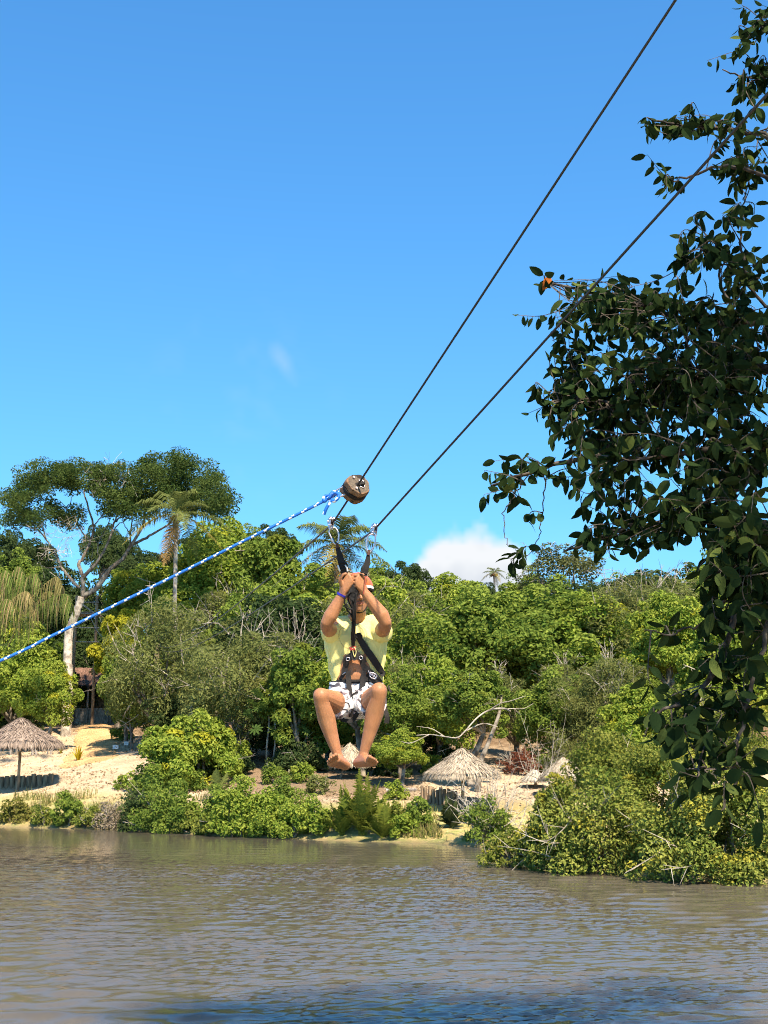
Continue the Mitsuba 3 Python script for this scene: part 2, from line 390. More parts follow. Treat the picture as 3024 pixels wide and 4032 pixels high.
BR = ((0.175, 0.265, 0.038), (0.37, 0.43, 0.076))      # bright green
MD = ((0.12, 0.19, 0.036), (0.265, 0.335, 0.062))      # mid green
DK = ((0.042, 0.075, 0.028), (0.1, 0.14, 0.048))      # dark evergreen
OL = ((0.145, 0.175, 0.052), (0.26, 0.285, 0.095))      # olive, dry
YL = ((0.29, 0.31, 0.03), (0.52, 0.49, 0.05))      # yellow green
kind('bright', 1, 110, 17000, 0.080, BR, tip=(0.38, 0.40, 0.045), tipf=0.14)
kind('bright_b', 2, 80, 16000, 0.085, BR, twigs=10, tip=(0.43, 0.43, 0.045), tipf=0.2)
kind('mid', 3, 110, 17000, 0.078, MD)
kind('mid_b', 4, 80, 16000, 0.085, MD, twigs=14, tip=(.2, .24, .04), tipf=.2)
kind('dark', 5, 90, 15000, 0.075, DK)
kind('olive', 6, 120, 18000, 0.070, OL, twigs=60, thin=True)
kind('olive_b', 7, 110, 18000, 0.072, OL, twigs=40, thin=True, tip=(.2, .21, .06), tipf=.2)
kind('yellow', 8, 60, 12000, 0.095, YL)
kind('airy', 9, 60, 4200, 0.075, ((0.09, .11, .04), (.20, .21, .08)), twigs=40, inner=.1)
kind('feather', 10, 100, 17000, 0.080, ((0.06, .085, .022), (.13, .15, .04)), thin=True)

TREES = [  # kind, centre x, top y, width, bottom y (pixels of the photograph), distance, label
    # skyline
    ('dark', 0, 2062, 190, 2330, 128, 'dark evergreen at the left edge of the skyline behind the palm fronds', 'trees on the hill'),
    ('dark', 128, 2105, 230, 2330, 132, 'dark low tree on the skyline under the spreading umbrella crown', 0),
    ('dark', 407, 2040, 95, 2300, 130, 'narrow dark pointed tree on the skyline between the forked trunks', 0),
    ('dark', 470, 2085, 130, 2330, 131, 'small dark tree right of the narrow pointed one', 0),
    ('bright', 872, 2038, 330, 2420, 112, 'bright green tree on the skyline right of the left coconut palm', 0),
    ('dark', 1082, 2046, 190, 2300, 134, 'dark rounded tree crown on the skyline left of the central palm', 0),
    ('mid', 985, 2078, 210, 2330, 124, 'green skyline tree between the bright and the dark rounded crown', 0),
    ('dark', 765, 2085, 210, 2320, 132, 'dark tree behind the left coconut palm', 0),
    ('dark', 1613, 2190, 170, 2420, 118, 'dark blue green tree standing up on the skyline right of the helmet', 0),
    ('mid', 1490, 2215, 230, 2450, 120, 'green skyline tree just behind the red helmet', 0),
    ('bright', 1786, 2262, 290, 2520, 112, 'yellow green rounded tree on the skyline below the white cloud', 0),
    ('dark', 1890, 2278, 200, 2480, 122, 'dark skyline tree below the cloud between two bright crowns', 0),
    ('mid', 2080, 2250, 330, 2520, 114, 'green skyline tree right of the small far palm', 0),
    ('airy', 2230, 2135, 380, 2420, 108, 'thin airy pale tree rising above the right skyline', 0),
    ('feather', 2400, 2285, 380, 2700, 96, 'tall feathery olive tree left of the dark overhanging branches', 0),
    ('dark', 2560, 2200, 420, 2620, 118, 'dark skyline tree behind the overhanging branches', 0),
    ('mid', 2850, 2170, 480, 2700, 112, 'green skyline tree at the right edge behind the overhanging branches', 0),
    # middle slope
    ('mid', 60, 2180, 260, 2480, 112, 'green tree on the slope left of the forked trunk', 0),
    ('dark', 215, 2200, 240, 2560, 108, 'dark slope tree behind the drooping palm fronds', 0),
    ('bright', 565, 2215, 350, 2520, 94, 'bright green layered tree right of the forked trunk', 0),
    ('dark', 640, 2150, 340, 2400, 104, 'dark green tree below the left coconut palm', 0),
    ('bright_b', 840, 2105, 430, 2600, 92, 'big fresh green tree behind the blue rope', 0),
    ('mid_b', 1090, 2120, 430, 2620, 90, 'large green tree with dead twigs left of the central palm', 0),
    ('mid', 1200, 2370, 340, 2760, 84, 'green tree beside the rider\'s left elbow in the picture', 0),
    ('yellow', 487, 2380, 210, 2680, 86, 'yellow green young tree at the edge of the dark gap', 0),
    ('bright_b', 700, 2300, 330, 2620, 88, 'green tree with yellow tips under the blue rope', 0),
    ('olive', 640, 2380, 440, 2930, 69, 'dry olive tree with grey twigs right of the dark gap', 0),
    ('olive_b', 930, 2440, 540, 2990, 63, 'wide olive grey tree with many dry twigs left of the rider', 0),
    ('mid', 500, 2500, 240, 2900, 74, 'green tree overhanging the right side of the dirt path', 0),
    ('mid_b', 1180, 2540, 360, 2960, 60, 'green tree with thin twigs behind the rider\'s knee on the left', 0),
    ('mid', 1330, 2330, 360, 2720, 92, 'green tree directly behind the rider\'s shoulder', 0),
    ('bright', 1400, 2480, 360, 2930, 59, 'green tree hidden mostly behind the rider', 0),
    ('mid', 1600, 2290, 380, 2640, 98, 'mid green tree right of the raised arms', 0),
    ('mid_b', 1640, 2440, 390, 2860, 86, 'green tree with bare twigs right of the yellow shirt', 0),
    ('bright', 1840, 2320, 380, 2640, 98, 'light green tree on the slope under the cloud', 0),
    ('bright_b', 2060, 2335, 430, 2700, 92, 'bright yellow green crown in the middle of the right slope', 0),
    ('yellow', 1900, 2440, 270, 2700, 84.5, 'yellow tipped tree top above the pale leaning trunk', 0),
    ('bright', 2000, 2450, 470, 2880, 82, 'large bright green tree above the dead arched branch', 0),
    ('bright_b', 2230, 2440, 300, 2760, 85, 'bright tree with yellow tips at the right of the bright group', 0),
    ('bright_b', 1740, 2570, 340, 2985, 61, 'green tree with yellow sprigs between the rider and the dead branch', 0),
    ('mid', 1580, 2640, 290, 2960, 58, 'dark green tree right of the rider\'s knee', 0),
    ('mid', 2200, 2640, 370, 2990, 62, 'shaded green tree right of the pale leaning trunk', 0),
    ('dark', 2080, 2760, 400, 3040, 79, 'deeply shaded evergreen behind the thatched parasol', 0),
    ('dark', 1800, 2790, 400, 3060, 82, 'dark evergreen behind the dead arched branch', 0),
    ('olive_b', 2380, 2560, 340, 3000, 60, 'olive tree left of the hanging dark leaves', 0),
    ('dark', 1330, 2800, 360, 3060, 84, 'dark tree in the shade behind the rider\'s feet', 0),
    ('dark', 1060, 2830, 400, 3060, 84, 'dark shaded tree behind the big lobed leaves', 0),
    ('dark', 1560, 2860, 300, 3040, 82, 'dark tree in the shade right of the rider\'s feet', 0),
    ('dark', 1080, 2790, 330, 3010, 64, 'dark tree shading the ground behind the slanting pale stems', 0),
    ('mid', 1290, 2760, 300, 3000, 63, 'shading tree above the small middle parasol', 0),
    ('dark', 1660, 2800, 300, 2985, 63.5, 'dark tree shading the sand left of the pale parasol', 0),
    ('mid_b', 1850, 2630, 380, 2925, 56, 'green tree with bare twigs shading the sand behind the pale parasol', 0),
    # right, nearer
    ('bright', 2640, 2330, 420, 2760, 66, 'light green tree behind the hanging dark leaves', 0),
    ('bright_b', 2900, 2380, 460, 2900, 58, 'light green tree at the right edge behind the dark crown', 0),
    ('bright', 2530, 2700, 430, 3120, 56, 'bushy green tree above the big waterside bush', 0),
    ('olive_b', 2320, 2800, 330, 3120, 60, 'dry olive bush tree left of the big waterside bush', 0),
    # left, near the parasol
    ('bright', 60, 2510, 380, 2900, 77, 'bright green tree behind the brown parasol', 0),
    ('bright_b', 190, 2590, 200, 2880, 75, 'yellow green bushy tree at the foot of the forked trunk', 0),
    ('dark', 40, 2700, 340, 2940, 82, 'shaded tree under the bright one behind the brown parasol', 0),
    ('mid', -60, 2350, 300, 2760, 98, 'green tree at the left edge below the palm fronds', 0),
    # behind the dark gap
    ('dark', 350, 2270, 260, 2640, 108, 'dark tree closing the gap above the wooden platform', 0),
    ('dark', 430, 2430, 200, 2830, 106, 'dark tree at the back of the gap beside the hut', 0),
    ('dark', 290, 2480, 200, 2830, 107, 'dark tree at the back of the gap behind the forked trunk', 0),
    ('dark', 355, 2560, 170, 2830, 109, 'dark tree directly behind the hut roof', 0),
    ('mid', 520, 2620, 190, 2920, 72, 'green tree leaning over the right edge of the path above the signs', 0),
    # bank
    ('bright_b', 735, 2790, 400, 3230, 59.0, 'yellow green shrubby tree on the bank left of centre', 0),
    ('bright', 850, 2830, 260, 3110, 60.5, 'small yellow green tree at the right of the shrubby bank tree', 0),
    ('mid', 655, 2950, 320, 3240, 58.3, 'lower green half of the shrubby bank thicket', 0),
    ('bright', 1575, 2870, 240, 3050, 56, 'low bright green tree right of the rider\'s feet', 0),
]
FLECK = rng(77)


def stuffed(key, kd):
    labels[key + '__crown'] = {'kind': 'stuff'}
    if 'branch' in scene[KINDS[kd]]: labels[key + '__branch'] = {'kind': 'stuff'}


# the canopy between them: the hillside is packed with crowns from the beach to the crest
SKYLINE = np.array([(-400, 2100), (0, 2080), (150, 2120), (420, 2110), (700, 2100), (900, 2080), (1100, 2090), (1250, 2150), (1500, 2250), (1700, 2270), (1900, 2290), (2000, 2280), (2200, 2230), (2500, 2220), (2850, 2190), (3500, 2150)])
FILL = {'bright': 'fresh green crown packed into the hillside canopy', 'mid': 'mid green crown packed into the hillside canopy', 'dark': 'dark green crown packed into the hillside canopy', 'olive_b': 'olive green crown packed into the hillside canopy'}
fr = rng(78); filler = []
for Y in np.arange(66, 136, 5.2):
    for px in np.arange(-260, 3300, 245) + fr.uniform(-90, 90):
        px = px + fr.uniform(-70, 70); yy = Y + fr.uniform(-2.5, 2.5); x = at(px, 2900, yy)[0]; g = ground_z(x, yy)[0]
        if 110 < px < 600 and yy < 101: continue
        if px < 330 and yy < 80: continue
        if yy < 72 and not (480 < px < 1000 or 1500 < px < 1700 or px > 2150 or (px > 1680 and yy > 63)): continue
        hgt = fr.uniform(5.0, 8.5) * (0.62 if yy < 74 else 1.0); rx = hgt * fr.uniform(.36, .5) + .4
        sk = np.interp(px, SKYLINE[:, 0], SKYLINE[:, 1]) + 25 + fr.uniform(0, 60); top_max = at(px, sk, yy)[2]
        top = min(g + hgt, top_max)
        if top - g < 2.2: continue
        kd = ('bright', 'mid', 'mid', 'dark', 'olive_b')[fr.integers(5)] if px > 480 else ('mid', 'dark', 'dark', 'bright')[fr.integers(4)]
        filler.append((kd, x, yy, g, top, rx))
for (kd, cx, top, wd, bot, Y, lab, _) in TREES:
    key = thing('broadleaf_tree', lab, 'tree', 'trees and thickets of the far bank')
    stuffed(key, kd); lo, hi = at(cx, bot, Y), at(cx, top, Y); c = (lo + hi) / 2; rx = wd / 2 * mpp(Y); rz = (hi[2] - lo[2]) / 2
    scene[key] = {'type': 'instance', 'group': {'type': 'ref', 'id': KINDS[kd]},
                  'to_world': T().translate(c.tolist()).rotate([0, 0, 1], float(FLECK.uniform(0, 360))).scale([rx, (rx + rz) / 2, rz])}

# only those that show: crowns hidden behind nearer ones are left out
_m = np.full((504, 378), 1e9); _all = []
def _disc(cx, cy, rx, ry, Y):
    Yg, Xg = np.mgrid[0:504, 0:378]; return ((Xg * 8 - cx) / rx) ** 2 + ((Yg * 8 - cy) / ry) ** 2 < .45
for (kd, cx, top, wd, bot, Y, lab, _) in TREES: _all.append((Y, _disc(cx, (top + bot) / 2, wd / 2, (bot - top) / 2, Y), None))
def _px(P):
    d = np.asarray(P) - CAM; z = d @ FWD; return W_PX / 2 + F_PX * d[0] / z, H_PX / 2 - F_PX * (d @ UPV) / z
for i, (kd, x, yy, g, top, rx) in enumerate(filler):
    a, b = _px([x, yy, top]), _px([x, yy, g]); _all.append((yy, _disc(a[0], (a[1] + b[1]) / 2, rx / mpp(yy), (b[1] - a[1]) / 2 + 1, yy), i))
_seen = np.zeros((504, 378), bool); _show = set()
for Y, m, i in sorted(_all, key=lambda q: q[0]):
    if i is not None and (m & ~_seen).sum() > 10: _show.add(i)
    if i is None or i in _show: _seen |= m
filler = [f for i, f in enumerate(filler) if i in _show]
for kd, x, yy, g, top, rx in filler:
    key = thing('canopy_tree', FILL[kd], 'tree', FILL[kd].split(' packed')[0] + 's of the hillside canopy')
    stuffed(key, kd); bot = g + (top - g) * .06; rz = (top - bot) / 2
    scene[key] = {'type': 'instance', 'group': {'type': 'ref', 'id': KINDS[kd]},
                  'to_world': T().translate([x, yy, (top + bot) / 2]).rotate([0, 0, 1], float(FLECK.uniform(0, 360))).scale([rx, rx, rz])}
print('filler', len(filler))

# ------------------------------------------------------------------ custom crowns, bushes, palms
def puff_leaves(C, R, n, L, cols, r, flat=.85, inner=.3, tip=None, tipf=0., wl=.58, up=.55, low=None):
    C = np.asarray(C, float); R = np.asarray(R, float)
    k = r.choice(len(C), n, p=R ** 2 / (R ** 2).sum())
    e = unit(r.normal(size=(n, 3)) + [0, 0, .2])
    rr = R[k] * np.where(r.random(n) < inner, r.random(n) ** .5, r.uniform(.8, 1.12, n))
    P = C[k] + e * rr[:, None] * [1, 1, flat]
    N = unit(e * .6 + [0, 0, up] + r.normal(size=(n, 3)) * .6)
    t = np.clip(r.normal(.5, .28, (n, 1)) + r.normal(0, .2, (len(C), 1))[k], 0, 1)
    col = np.array(cols[0]) * (1 - t) + np.array(cols[1]) * t
    if tip is not None:
        m = (r.random(len(C)) < tipf)[k] & (e[:, 2] > r.uniform(-.2, .6, n))
        col = np.where(m[:, None], np.array(tip) * r.uniform(.75, 1.15, (n, 1)), col)
    keep = np.ones(n, bool) if low is None else P[:, 2] > low
    l = L * r.uniform(.6, 1.3, n)
    return cards(P[keep], N[keep], l[keep], l[keep] * wl, r, col[keep])


def bush(name, label, cx, top, w, bot, Y, L, cols, n, seed, cat='bush', group='bushes along the far bank', deep=1.0, stems=7, twigs=0, stem_col='bark_material', mat='leaf_material', puffs=34, pr=(.17, .32), **k):
    Y = ground_Y(cx, bot) if Y is None else Y
    r = rng(seed); lo, hi = at(cx, bot, Y), at(cx, top, Y); h = hi[2] - lo[2]; rx = w / 2 * mpp(Y); ry = rx * deep
    g = lo[2]
    d = unit(r.normal(size=(puffs * 2, 3))); d[:, 2] = np.abs(d[:, 2]) * 1.15 - .12; d = d[:puffs]
    q = r.uniform(.45, .85, (len(d), 1)); R = r.uniform(*pr, len(d)) * min(rx, h * .8)
    C = np.array([lo[0], Y, g]) + d * q * [rx, ry, h * .92] + [0, 0, h * .10]
    key = thing(name, label, cat, group)
    s = Soup(); s.add(*puff_leaves(C, R, n, L, cols, r, low=g - .05, **k))
    part(key, 'foliage', s.mesh(), mat, color=s.col(), kind='stuff')
    base = np.array([lo[0], Y, g - .15])
    for i in r.choice(len(C), min(stems, len(C)), replace=False):
        b = base + r.normal(0, .12, 3) * [rx, ry, 0]
        part(key, 'stem', tube(smooth_line([b, (b + C[i]) / 2 + r.normal(0, .1, 3) * rx, C[i]], 7), np.linspace(.05, .015, 7), 5), stem_col, True)
    if twigs:
        s = Soup()
        for i in range(twigs):
            o = C[r.integers(len(C))]; dd = unit((o - base) / [rx, ry, h] * 1.2 + r.normal(0, .45, 3)); l = rx * r.uniform(.3, .75)
            p = smooth_line([o - dd * l * .3, o + dd * l * .3 + r.normal(0, .06, 3) * l, o + dd * l], 6)
            s.add(*tube(p, np.linspace(.018, .005, 6), 3, False))
            for z in range(3):
                a = p[r.integers(2, 5)]; s.add(*tube([a, a + unit(dd + r.normal(0, .7, 3)) * l * r.uniform(.25, .5)], [.010, .004], 3, False))
        part(key, 'dry_twigs', s.mesh(), 'pale_bark_material', kind='stuff')
    return key


BB = ((0.12, 0.17, 0.030), (0.31, 0.33, 0.075))
# the big bush that leans over the water at the right
for i, (lab, cx, top, w, bot, Y, n, sd, tw) in enumerate([
        ('big glossy yellow green bush hanging over the water, right of the dry white twigs', 2370, 3010, 660, 3440, 33.5, 15000, 31, 14),
        ('glossy waterside bush filling the lower right corner under the dark crown', 2830, 2930, 720, 3495, 31.2, 17000, 32, 16),
        ('yellow green bush top rising behind the big waterside bush, right of the small thatch tip', 2390, 2820, 400, 3150, 40, 9000, 33, 8),
        ('leafy bush behind the hanging dark leaves at the right edge', 2810, 2640, 560, 3060, 38, 12000, 34, 12),
        ('bush filling the gap above the big waterside bush, left of the hanging dark leaves', 2610, 2860, 460, 3220, 36.5, 9000, 36, 8),
        ('low bush in front of the hidden parasol tip, left of the big waterside bush', 2190, 3022, 270, 3330, 34.2, 5200, 37, 6),
        ('low leafy branch tip reaching left over the water from the big bush', 2010, 3255, 290, 3400, 35.2, 2600, 35, 4)]):
    bush('waterside_bush', lab, cx, top, w, bot, Y, .108, BB, int(n * 1.3), sd, deep=.75, twigs=tw, stems=8, puffs=110, pr=(.10, .22), tip=(.36, .34, .05), tipf=.18, mat='glossy_leaf_material' if i < 2 else 'leaf_material')

SH = [  # bank shrubs: label, cx, top, w, bottom, Y, colours, leaf, n, twigs
    ('dark green rounded shrub at the waterline in front of the brown parasol', 272, 3085, 150, 3250, 56.5, MD, .12, 3200, 0),
    ('yellow green grassy shrub at the left edge of the waterline', 60, 3110, 150, 3235, 57.6, ((.14, .15, .03), (.27, .25, .07)), .14, 1800, 0),
    ('pale dry pinkish shrub on the waterline between two green shrubs', 430, 3140, 150, 3260, 55.4, ((.26, .22, .15), (.42, .35, .26)), .10, 1500, 14),
    ('low dark shrub at the waterline left of the bank thicket', 540, 3090, 180, 3270, 55.2, DK, .12, 2600, 0),
    ('dark low shrub under the yellow green bank thicket', 690, 3100, 240, 3275, 54.0, MD, .13, 3200, 0),
    ('small pale grassy tuft shrub at the foot of the bank thicket', 820, 3160, 130, 3285, 52.6, BB, .13, 1500, 0),
    ('fresh green leafy shrub on the bank left of the two slanting pale stems', 930, 3010, 230, 3290, 53.5, BR, .13, 4200, 0),
    ('green leafy shrub at the water below the slanting pale stems', 1075, 3100, 220, 3290, 51.0, BR, .13, 3600, 0),
    ('bright green shrub at the water left of the upright ferns', 1235, 3095, 170, 3285, 49.4, BR, .13, 2900, 0),
    ('dark shrub behind the bright green shrubs on the bank', 1130, 3060, 200, 3200, 55.0, MD, .13, 2400, 0),
    ('dark green shrub right of the upright ferns on the open grassy bank', 1650, 3125, 140, 3265, 49.5, MD, .12, 2600, 0),
    ('small yellow green shrub between the ferns and the dark shrub', 1560, 3150, 120, 3270, 49.0, BB, .12, 1500, 4),
    ('dark green shrub behind the tangle of bare white twigs', 1900, 3110, 240, 3310, 46.5, MD, .12, 3200, 0),
    ('reddish brown dead bush behind the pale thatched parasol', 2040, 2945, 200, 3050, 58.0, ((.16, .055, .035), (.26, .10, .06)), .12, 1700, 40),
    ('green shrub at the right foot of the brown parasol slope', 470, 3040, 60, 3110, 63.5, MD, .12, 500, 0),
    ('shaded green undergrowth on the right of the dirt path', 480, 2850, 120, 2915, 74, MD, .13, 1500, 0),
    ('low green plant on the shaded ground behind the feet', 1190, 2990, 110, 3080, 60, BR, .13, 1100, 0),
    ('dark undergrowth in the shade right of the small middle parasol', 1560, 2990, 220, 3060, 66, DK, .14, 2000, 6),
    ('dark undergrowth left behind the lobed leaf tree', 900, 2960, 320, 3050, 70, DK, .14, 2600, 10),
    ('grey dry brush at the left edge above the brown parasol', 20, 2790, 110, 2860, 78, ((.22, .2, .15), (.36, .32, .25)), .09, 900, 26),
    ('olive undergrowth under the right hand trees behind the dead branch', 2230, 2920, 300, 3040, 64, OL, .14, 2600, 14),
    ('dark green shrub mass reaching down to the water under the bank thicket', 640, 3060, 300, 3265, 55, MD, .13, 4600, 4),
    ('broad fresh green shrub at the water below the lobed leaves', 1000, 3080, 260, 3280, 52, BR, .13, 5200, 0),
    ('leafy mid green shrub between the thicket and the broad fresh green shrub', 860, 3060, 190, 3270, 52, MD, .13, 3400, 2),
    ('fresh green low shrub spilling to the water left of the ferns', 1150, 3150, 220, 3292, 50, BR, .12, 3600, 0),
    ('pale yellow green low growth at the water under the bank thicket', 760, 3190, 170, 3275, 52, BB, .12, 1900, 0),
    ('low green growth at the water between the ferns and the dark shrub', 1590, 3200, 160, 3290, 48, BR, .12, 2000, 0),
    ('low yellow green shrub left of the reed tuft on the waterline', 350, 3170, 170, 3258, 54, BB, .12, 2200, 4),
    ('low yellow green shrub right of the rounded shrub below the brown parasol', 170, 3160, 130, 3245, 56, BB, .12, 1700, 3),
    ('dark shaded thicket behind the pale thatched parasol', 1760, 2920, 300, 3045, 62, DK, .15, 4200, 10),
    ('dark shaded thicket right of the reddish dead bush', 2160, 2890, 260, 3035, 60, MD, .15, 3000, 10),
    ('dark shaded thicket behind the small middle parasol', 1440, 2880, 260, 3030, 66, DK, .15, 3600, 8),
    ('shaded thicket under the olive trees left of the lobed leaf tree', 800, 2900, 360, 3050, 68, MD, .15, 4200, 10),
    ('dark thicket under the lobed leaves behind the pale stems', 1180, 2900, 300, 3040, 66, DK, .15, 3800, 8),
    ('green sapling thicket on the right of the pale log', 1700, 2960, 110, 3060, 58, BR, .13, 1400, 4),
    ('small green plant on the shaded brown ground left of the rider\'s feet', 1080, 3000, 120, 3085, 60, MD, .12, 1300, 4),
    ('low dry brown plant on the shaded ground below the small middle parasol', 1260, 3040, 150, 3125, 58, OL, .11, 1300, 8),
    ('green plant on the open sand between the pale logs and the ferns', 1560, 3060, 110, 3150, 56, BR, .12, 1200, 3),
    ('small green sprig on the sand left of the bank thicket', 560, 3030, 90, 3120, 62, BR, .12, 900, 2),
]
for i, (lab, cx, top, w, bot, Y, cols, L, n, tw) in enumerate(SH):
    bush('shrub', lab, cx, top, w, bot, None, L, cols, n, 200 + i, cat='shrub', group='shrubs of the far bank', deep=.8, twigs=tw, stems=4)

# the tangle of bare white twigs over the dark shrub, the pale twig burst left of the rider, the dead arched branch
def bare_bush(label, cx, cy, w, h, Y, n, seed, rad=.016, fan=1.0):
    r = rng(seed); key = thing('bare_bush', label, 'bush', 'leafless bushes'); s = Soup()
    b = at(cx, cy + h / 2, Y)
    for i in range(n):
        e = at(cx + r.uniform(-.5, .5) * w, cy + r.uniform(-.5, .35) * h, Y + r.normal(0, .5)); o = b + r.normal(0, .12, 3) * [2, 1, .5]
        p = smooth_line([o, o * .55 + e * .45 + r.normal(0, .14, 3), e], 8); s.add(*tube(p, np.linspace(rad, rad * .3, 8), 4, False))
        for z in range(6):
            a = p[r.integers(2, 8)]; l = r.uniform(.15, .6) * fan; d = unit(e - o + r.normal(0, 1.0, 3) * np.linalg.norm(e - o)); m = a + d * l * .5 + r.normal(0, .04, 3)
            s.add(*tube(smooth_line([a, m, a + d * l + r.normal(0, .05, 3)], 4), np.linspace(rad * .5, rad * .2, 4), 3, False))
    part(key, 'twigs', s.mesh(), 'pale_bark_material', kind='stuff')


bare_bush('tangle of bare white twigs at the water below the pale thatched parasol', 1935, 3165, 330, 300, 43.6, 48, 61, .022)
bare_bush('burst of bare pale twigs left of the rider\'s elbow', 1150, 2510, 230, 260, 72, 26, 62, .022, 1.6)
bare_bush('bare grey bush standing in the olive trees above the bank thicket', 655, 2720, 230, 260, 71, 26, 63, .018, 1.3)
bare_bush('bare thin twigs standing right of the pale thatched parasol', 2130, 2930, 220, 260, 52, 14, 64, .013, 1.2)

key = thing('dead_branch', 'long dead pale branch arching down to the left above the pale thatched parasol', 'branch')
Y = 53.4
for i, (pts, r0, r1) in enumerate([([(2010, 2800), (1985, 2790), (1930, 2795), (1880, 2825), (1830, 2880), (1800, 2905), (1750, 2900), (1690, 2892), (1640, 2896)], .042, .02),
                                   ([(1830, 2880), (1900, 2850), (1960, 2862)], .035, .015), ([(1930, 2795), (1970, 2770), (2010, 2760), (2070, 2740)], .03, .01),
                                   ([(1750, 2900), (1700, 2870), (1640, 2860)], .02, .008), ([(1690, 2892), (1620, 2925), (1580, 2920)], .022, .01), ([(2000, 2790), (2060, 2790), (2100, 2770)], .02, .008)]):
    p = smooth_line([at(x, y, Y + .3 * math.sin(k + i)) for k, (x, y) in enumerate(pts)], 26)
    part(key, 'limb', tube(p, np.linspace(r0, r1, 26), 6), 'pale_bark_material', True)
key = thing('leaning_trunk', 'pale mottled trunk leaning right, behind the pale thatched parasol', 'tree')
part(key, 'trunk', tube(smooth_line([at(1882, 3125, 54.5), at(1890, 3010, 54.5), at(1925, 2920, 54.5), at(1965, 2810, 54.8), at(1975, 2730, 56)], 20), np.linspace(.13, .05, 20), 8), 'bark_material', True)


# palms
def frond(s, base, d, length, r, droop=.5, n=34, ll=.55, lw=.05, col=(.12, .15, .03), hang=.4, rach=.022):
    """One feather leaf: a bending midrib with leaflets on both sides."""
    d = unit(d); t = np.linspace(0, 1, 12)[:, None]
    p = base + d * length * t + np.array([0, 0, -1.]) * droop * length * t ** 2.1
    s.add(*tube(p, np.linspace(rach, rach * .25, 12), 4, False), np.array(col) * 1.35)
    u = np.linspace(.12, 1, n); P = np.stack([np.interp(u, t[:, 0], p[:, k]) for k in range(3)], 1); tg = unit(np.gradient(P, axis=0))
    side = unit(np.cross(tg, [0, 0, 1.0]) + 1e-6)
    for sg in (-1, 1):
        l = ll * np.sin(np.clip(u * 1.02, 0, 1) * PI * .86 + .32)[:, None] * r.uniform(.8, 1.15, (n, 1)) * (length / 3.0)
        a = unit(side * sg + tg * .55 + r.normal(0, .12, (n, 3))); e = P + a * l * .55; e2 = e + unit(a * (1 - hang) + [0, 0, -hang * 1.3]) * l * .5
        w = lw * (length / 3.0); wv = tg * w * .5
        v = np.stack([P - wv, P + wv, e + wv * .9, e - wv * .9, e2], 1); k = np.arange(n)[:, None] * 5
        f = np.concatenate([k + [0, 1, 2], k + [0, 2, 3], k + [3, 2, 4]]); cc = np.repeat(np.array(col) * r.uniform(.75, 1.25, (n, 1)), 5, 0)
        s.add(v.reshape(-1, 3), f, cc)


def palm(label, cx, cy, Y, length, n, seed, trunk=.14, dead=3, lean=.3, group='coconut palms on the hill'):
    r = rng(seed); key = thing('palm_tree', label, 'palm', group); c = at(cx, cy, Y); g = ground_z(c[0], c[1])[0]
    part(key, 'trunk', tube(smooth_line([[c[0] + lean, c[1], g - .3], [c[0] + lean * .3, c[1], (g + c[2]) / 2], c], 12), np.linspace(trunk * 1.2, trunk * .8, 12), 8), 'pale_bark_material', True)
    for i in range(n):
        az = i * 2.39996 + r.normal(0, .15); u = (i + .5) / n
        el = 1.25 - 1.75 * u; L = length * r.uniform(.85, 1.1)
        col = np.array((.15, .18, .055)) * r.uniform(.8, 1.3) if u < .72 else np.array((.32, .27, .07)) * r.uniform(.7, 1.1)
        if i >= n - dead: col, el = np.array((.30, .19, .07)), -1.1
        s = Soup(); frond(s, c + r.normal(0, .05, 3), [math.cos(az) * math.cos(el), math.sin(az) * math.cos(el), math.sin(el)], L, r, .55 if el > -.6 else .1, 44, .85, .050, col, .5, .03)
        part(key, 'frond', s.mesh(), 'leaf_material', color=s.col())
    s = Soup()
    for q in range(7):
        b = trimesh.creation.icosphere(2, .13); b.apply_translation(c + [.28 * math.cos(q * 1.1), .28 * math.sin(q * 1.1), -.22 - .1 * (q % 2)]); s.add(b.vertices, b.faces, (.20, .11, .04))
    part(key, 'coconut_bunch', s.mesh(), 'coloured_material', True, color=s.col(), kind='stuff')


palm('coconut palm with hanging yellow fronds in front of the spreading umbrella crown', 695, 2022, 81, 3.7, 16, 71, dead=2)
palm('tall coconut palm on the skyline directly behind the pulleys and straps', 1322, 2140, 94, 4.9, 20, 72, dead=2)
palm('tiny far palm on the skyline right of the white cloud', 1945, 2255, 132, 1.6, 12, 73, dead=0)

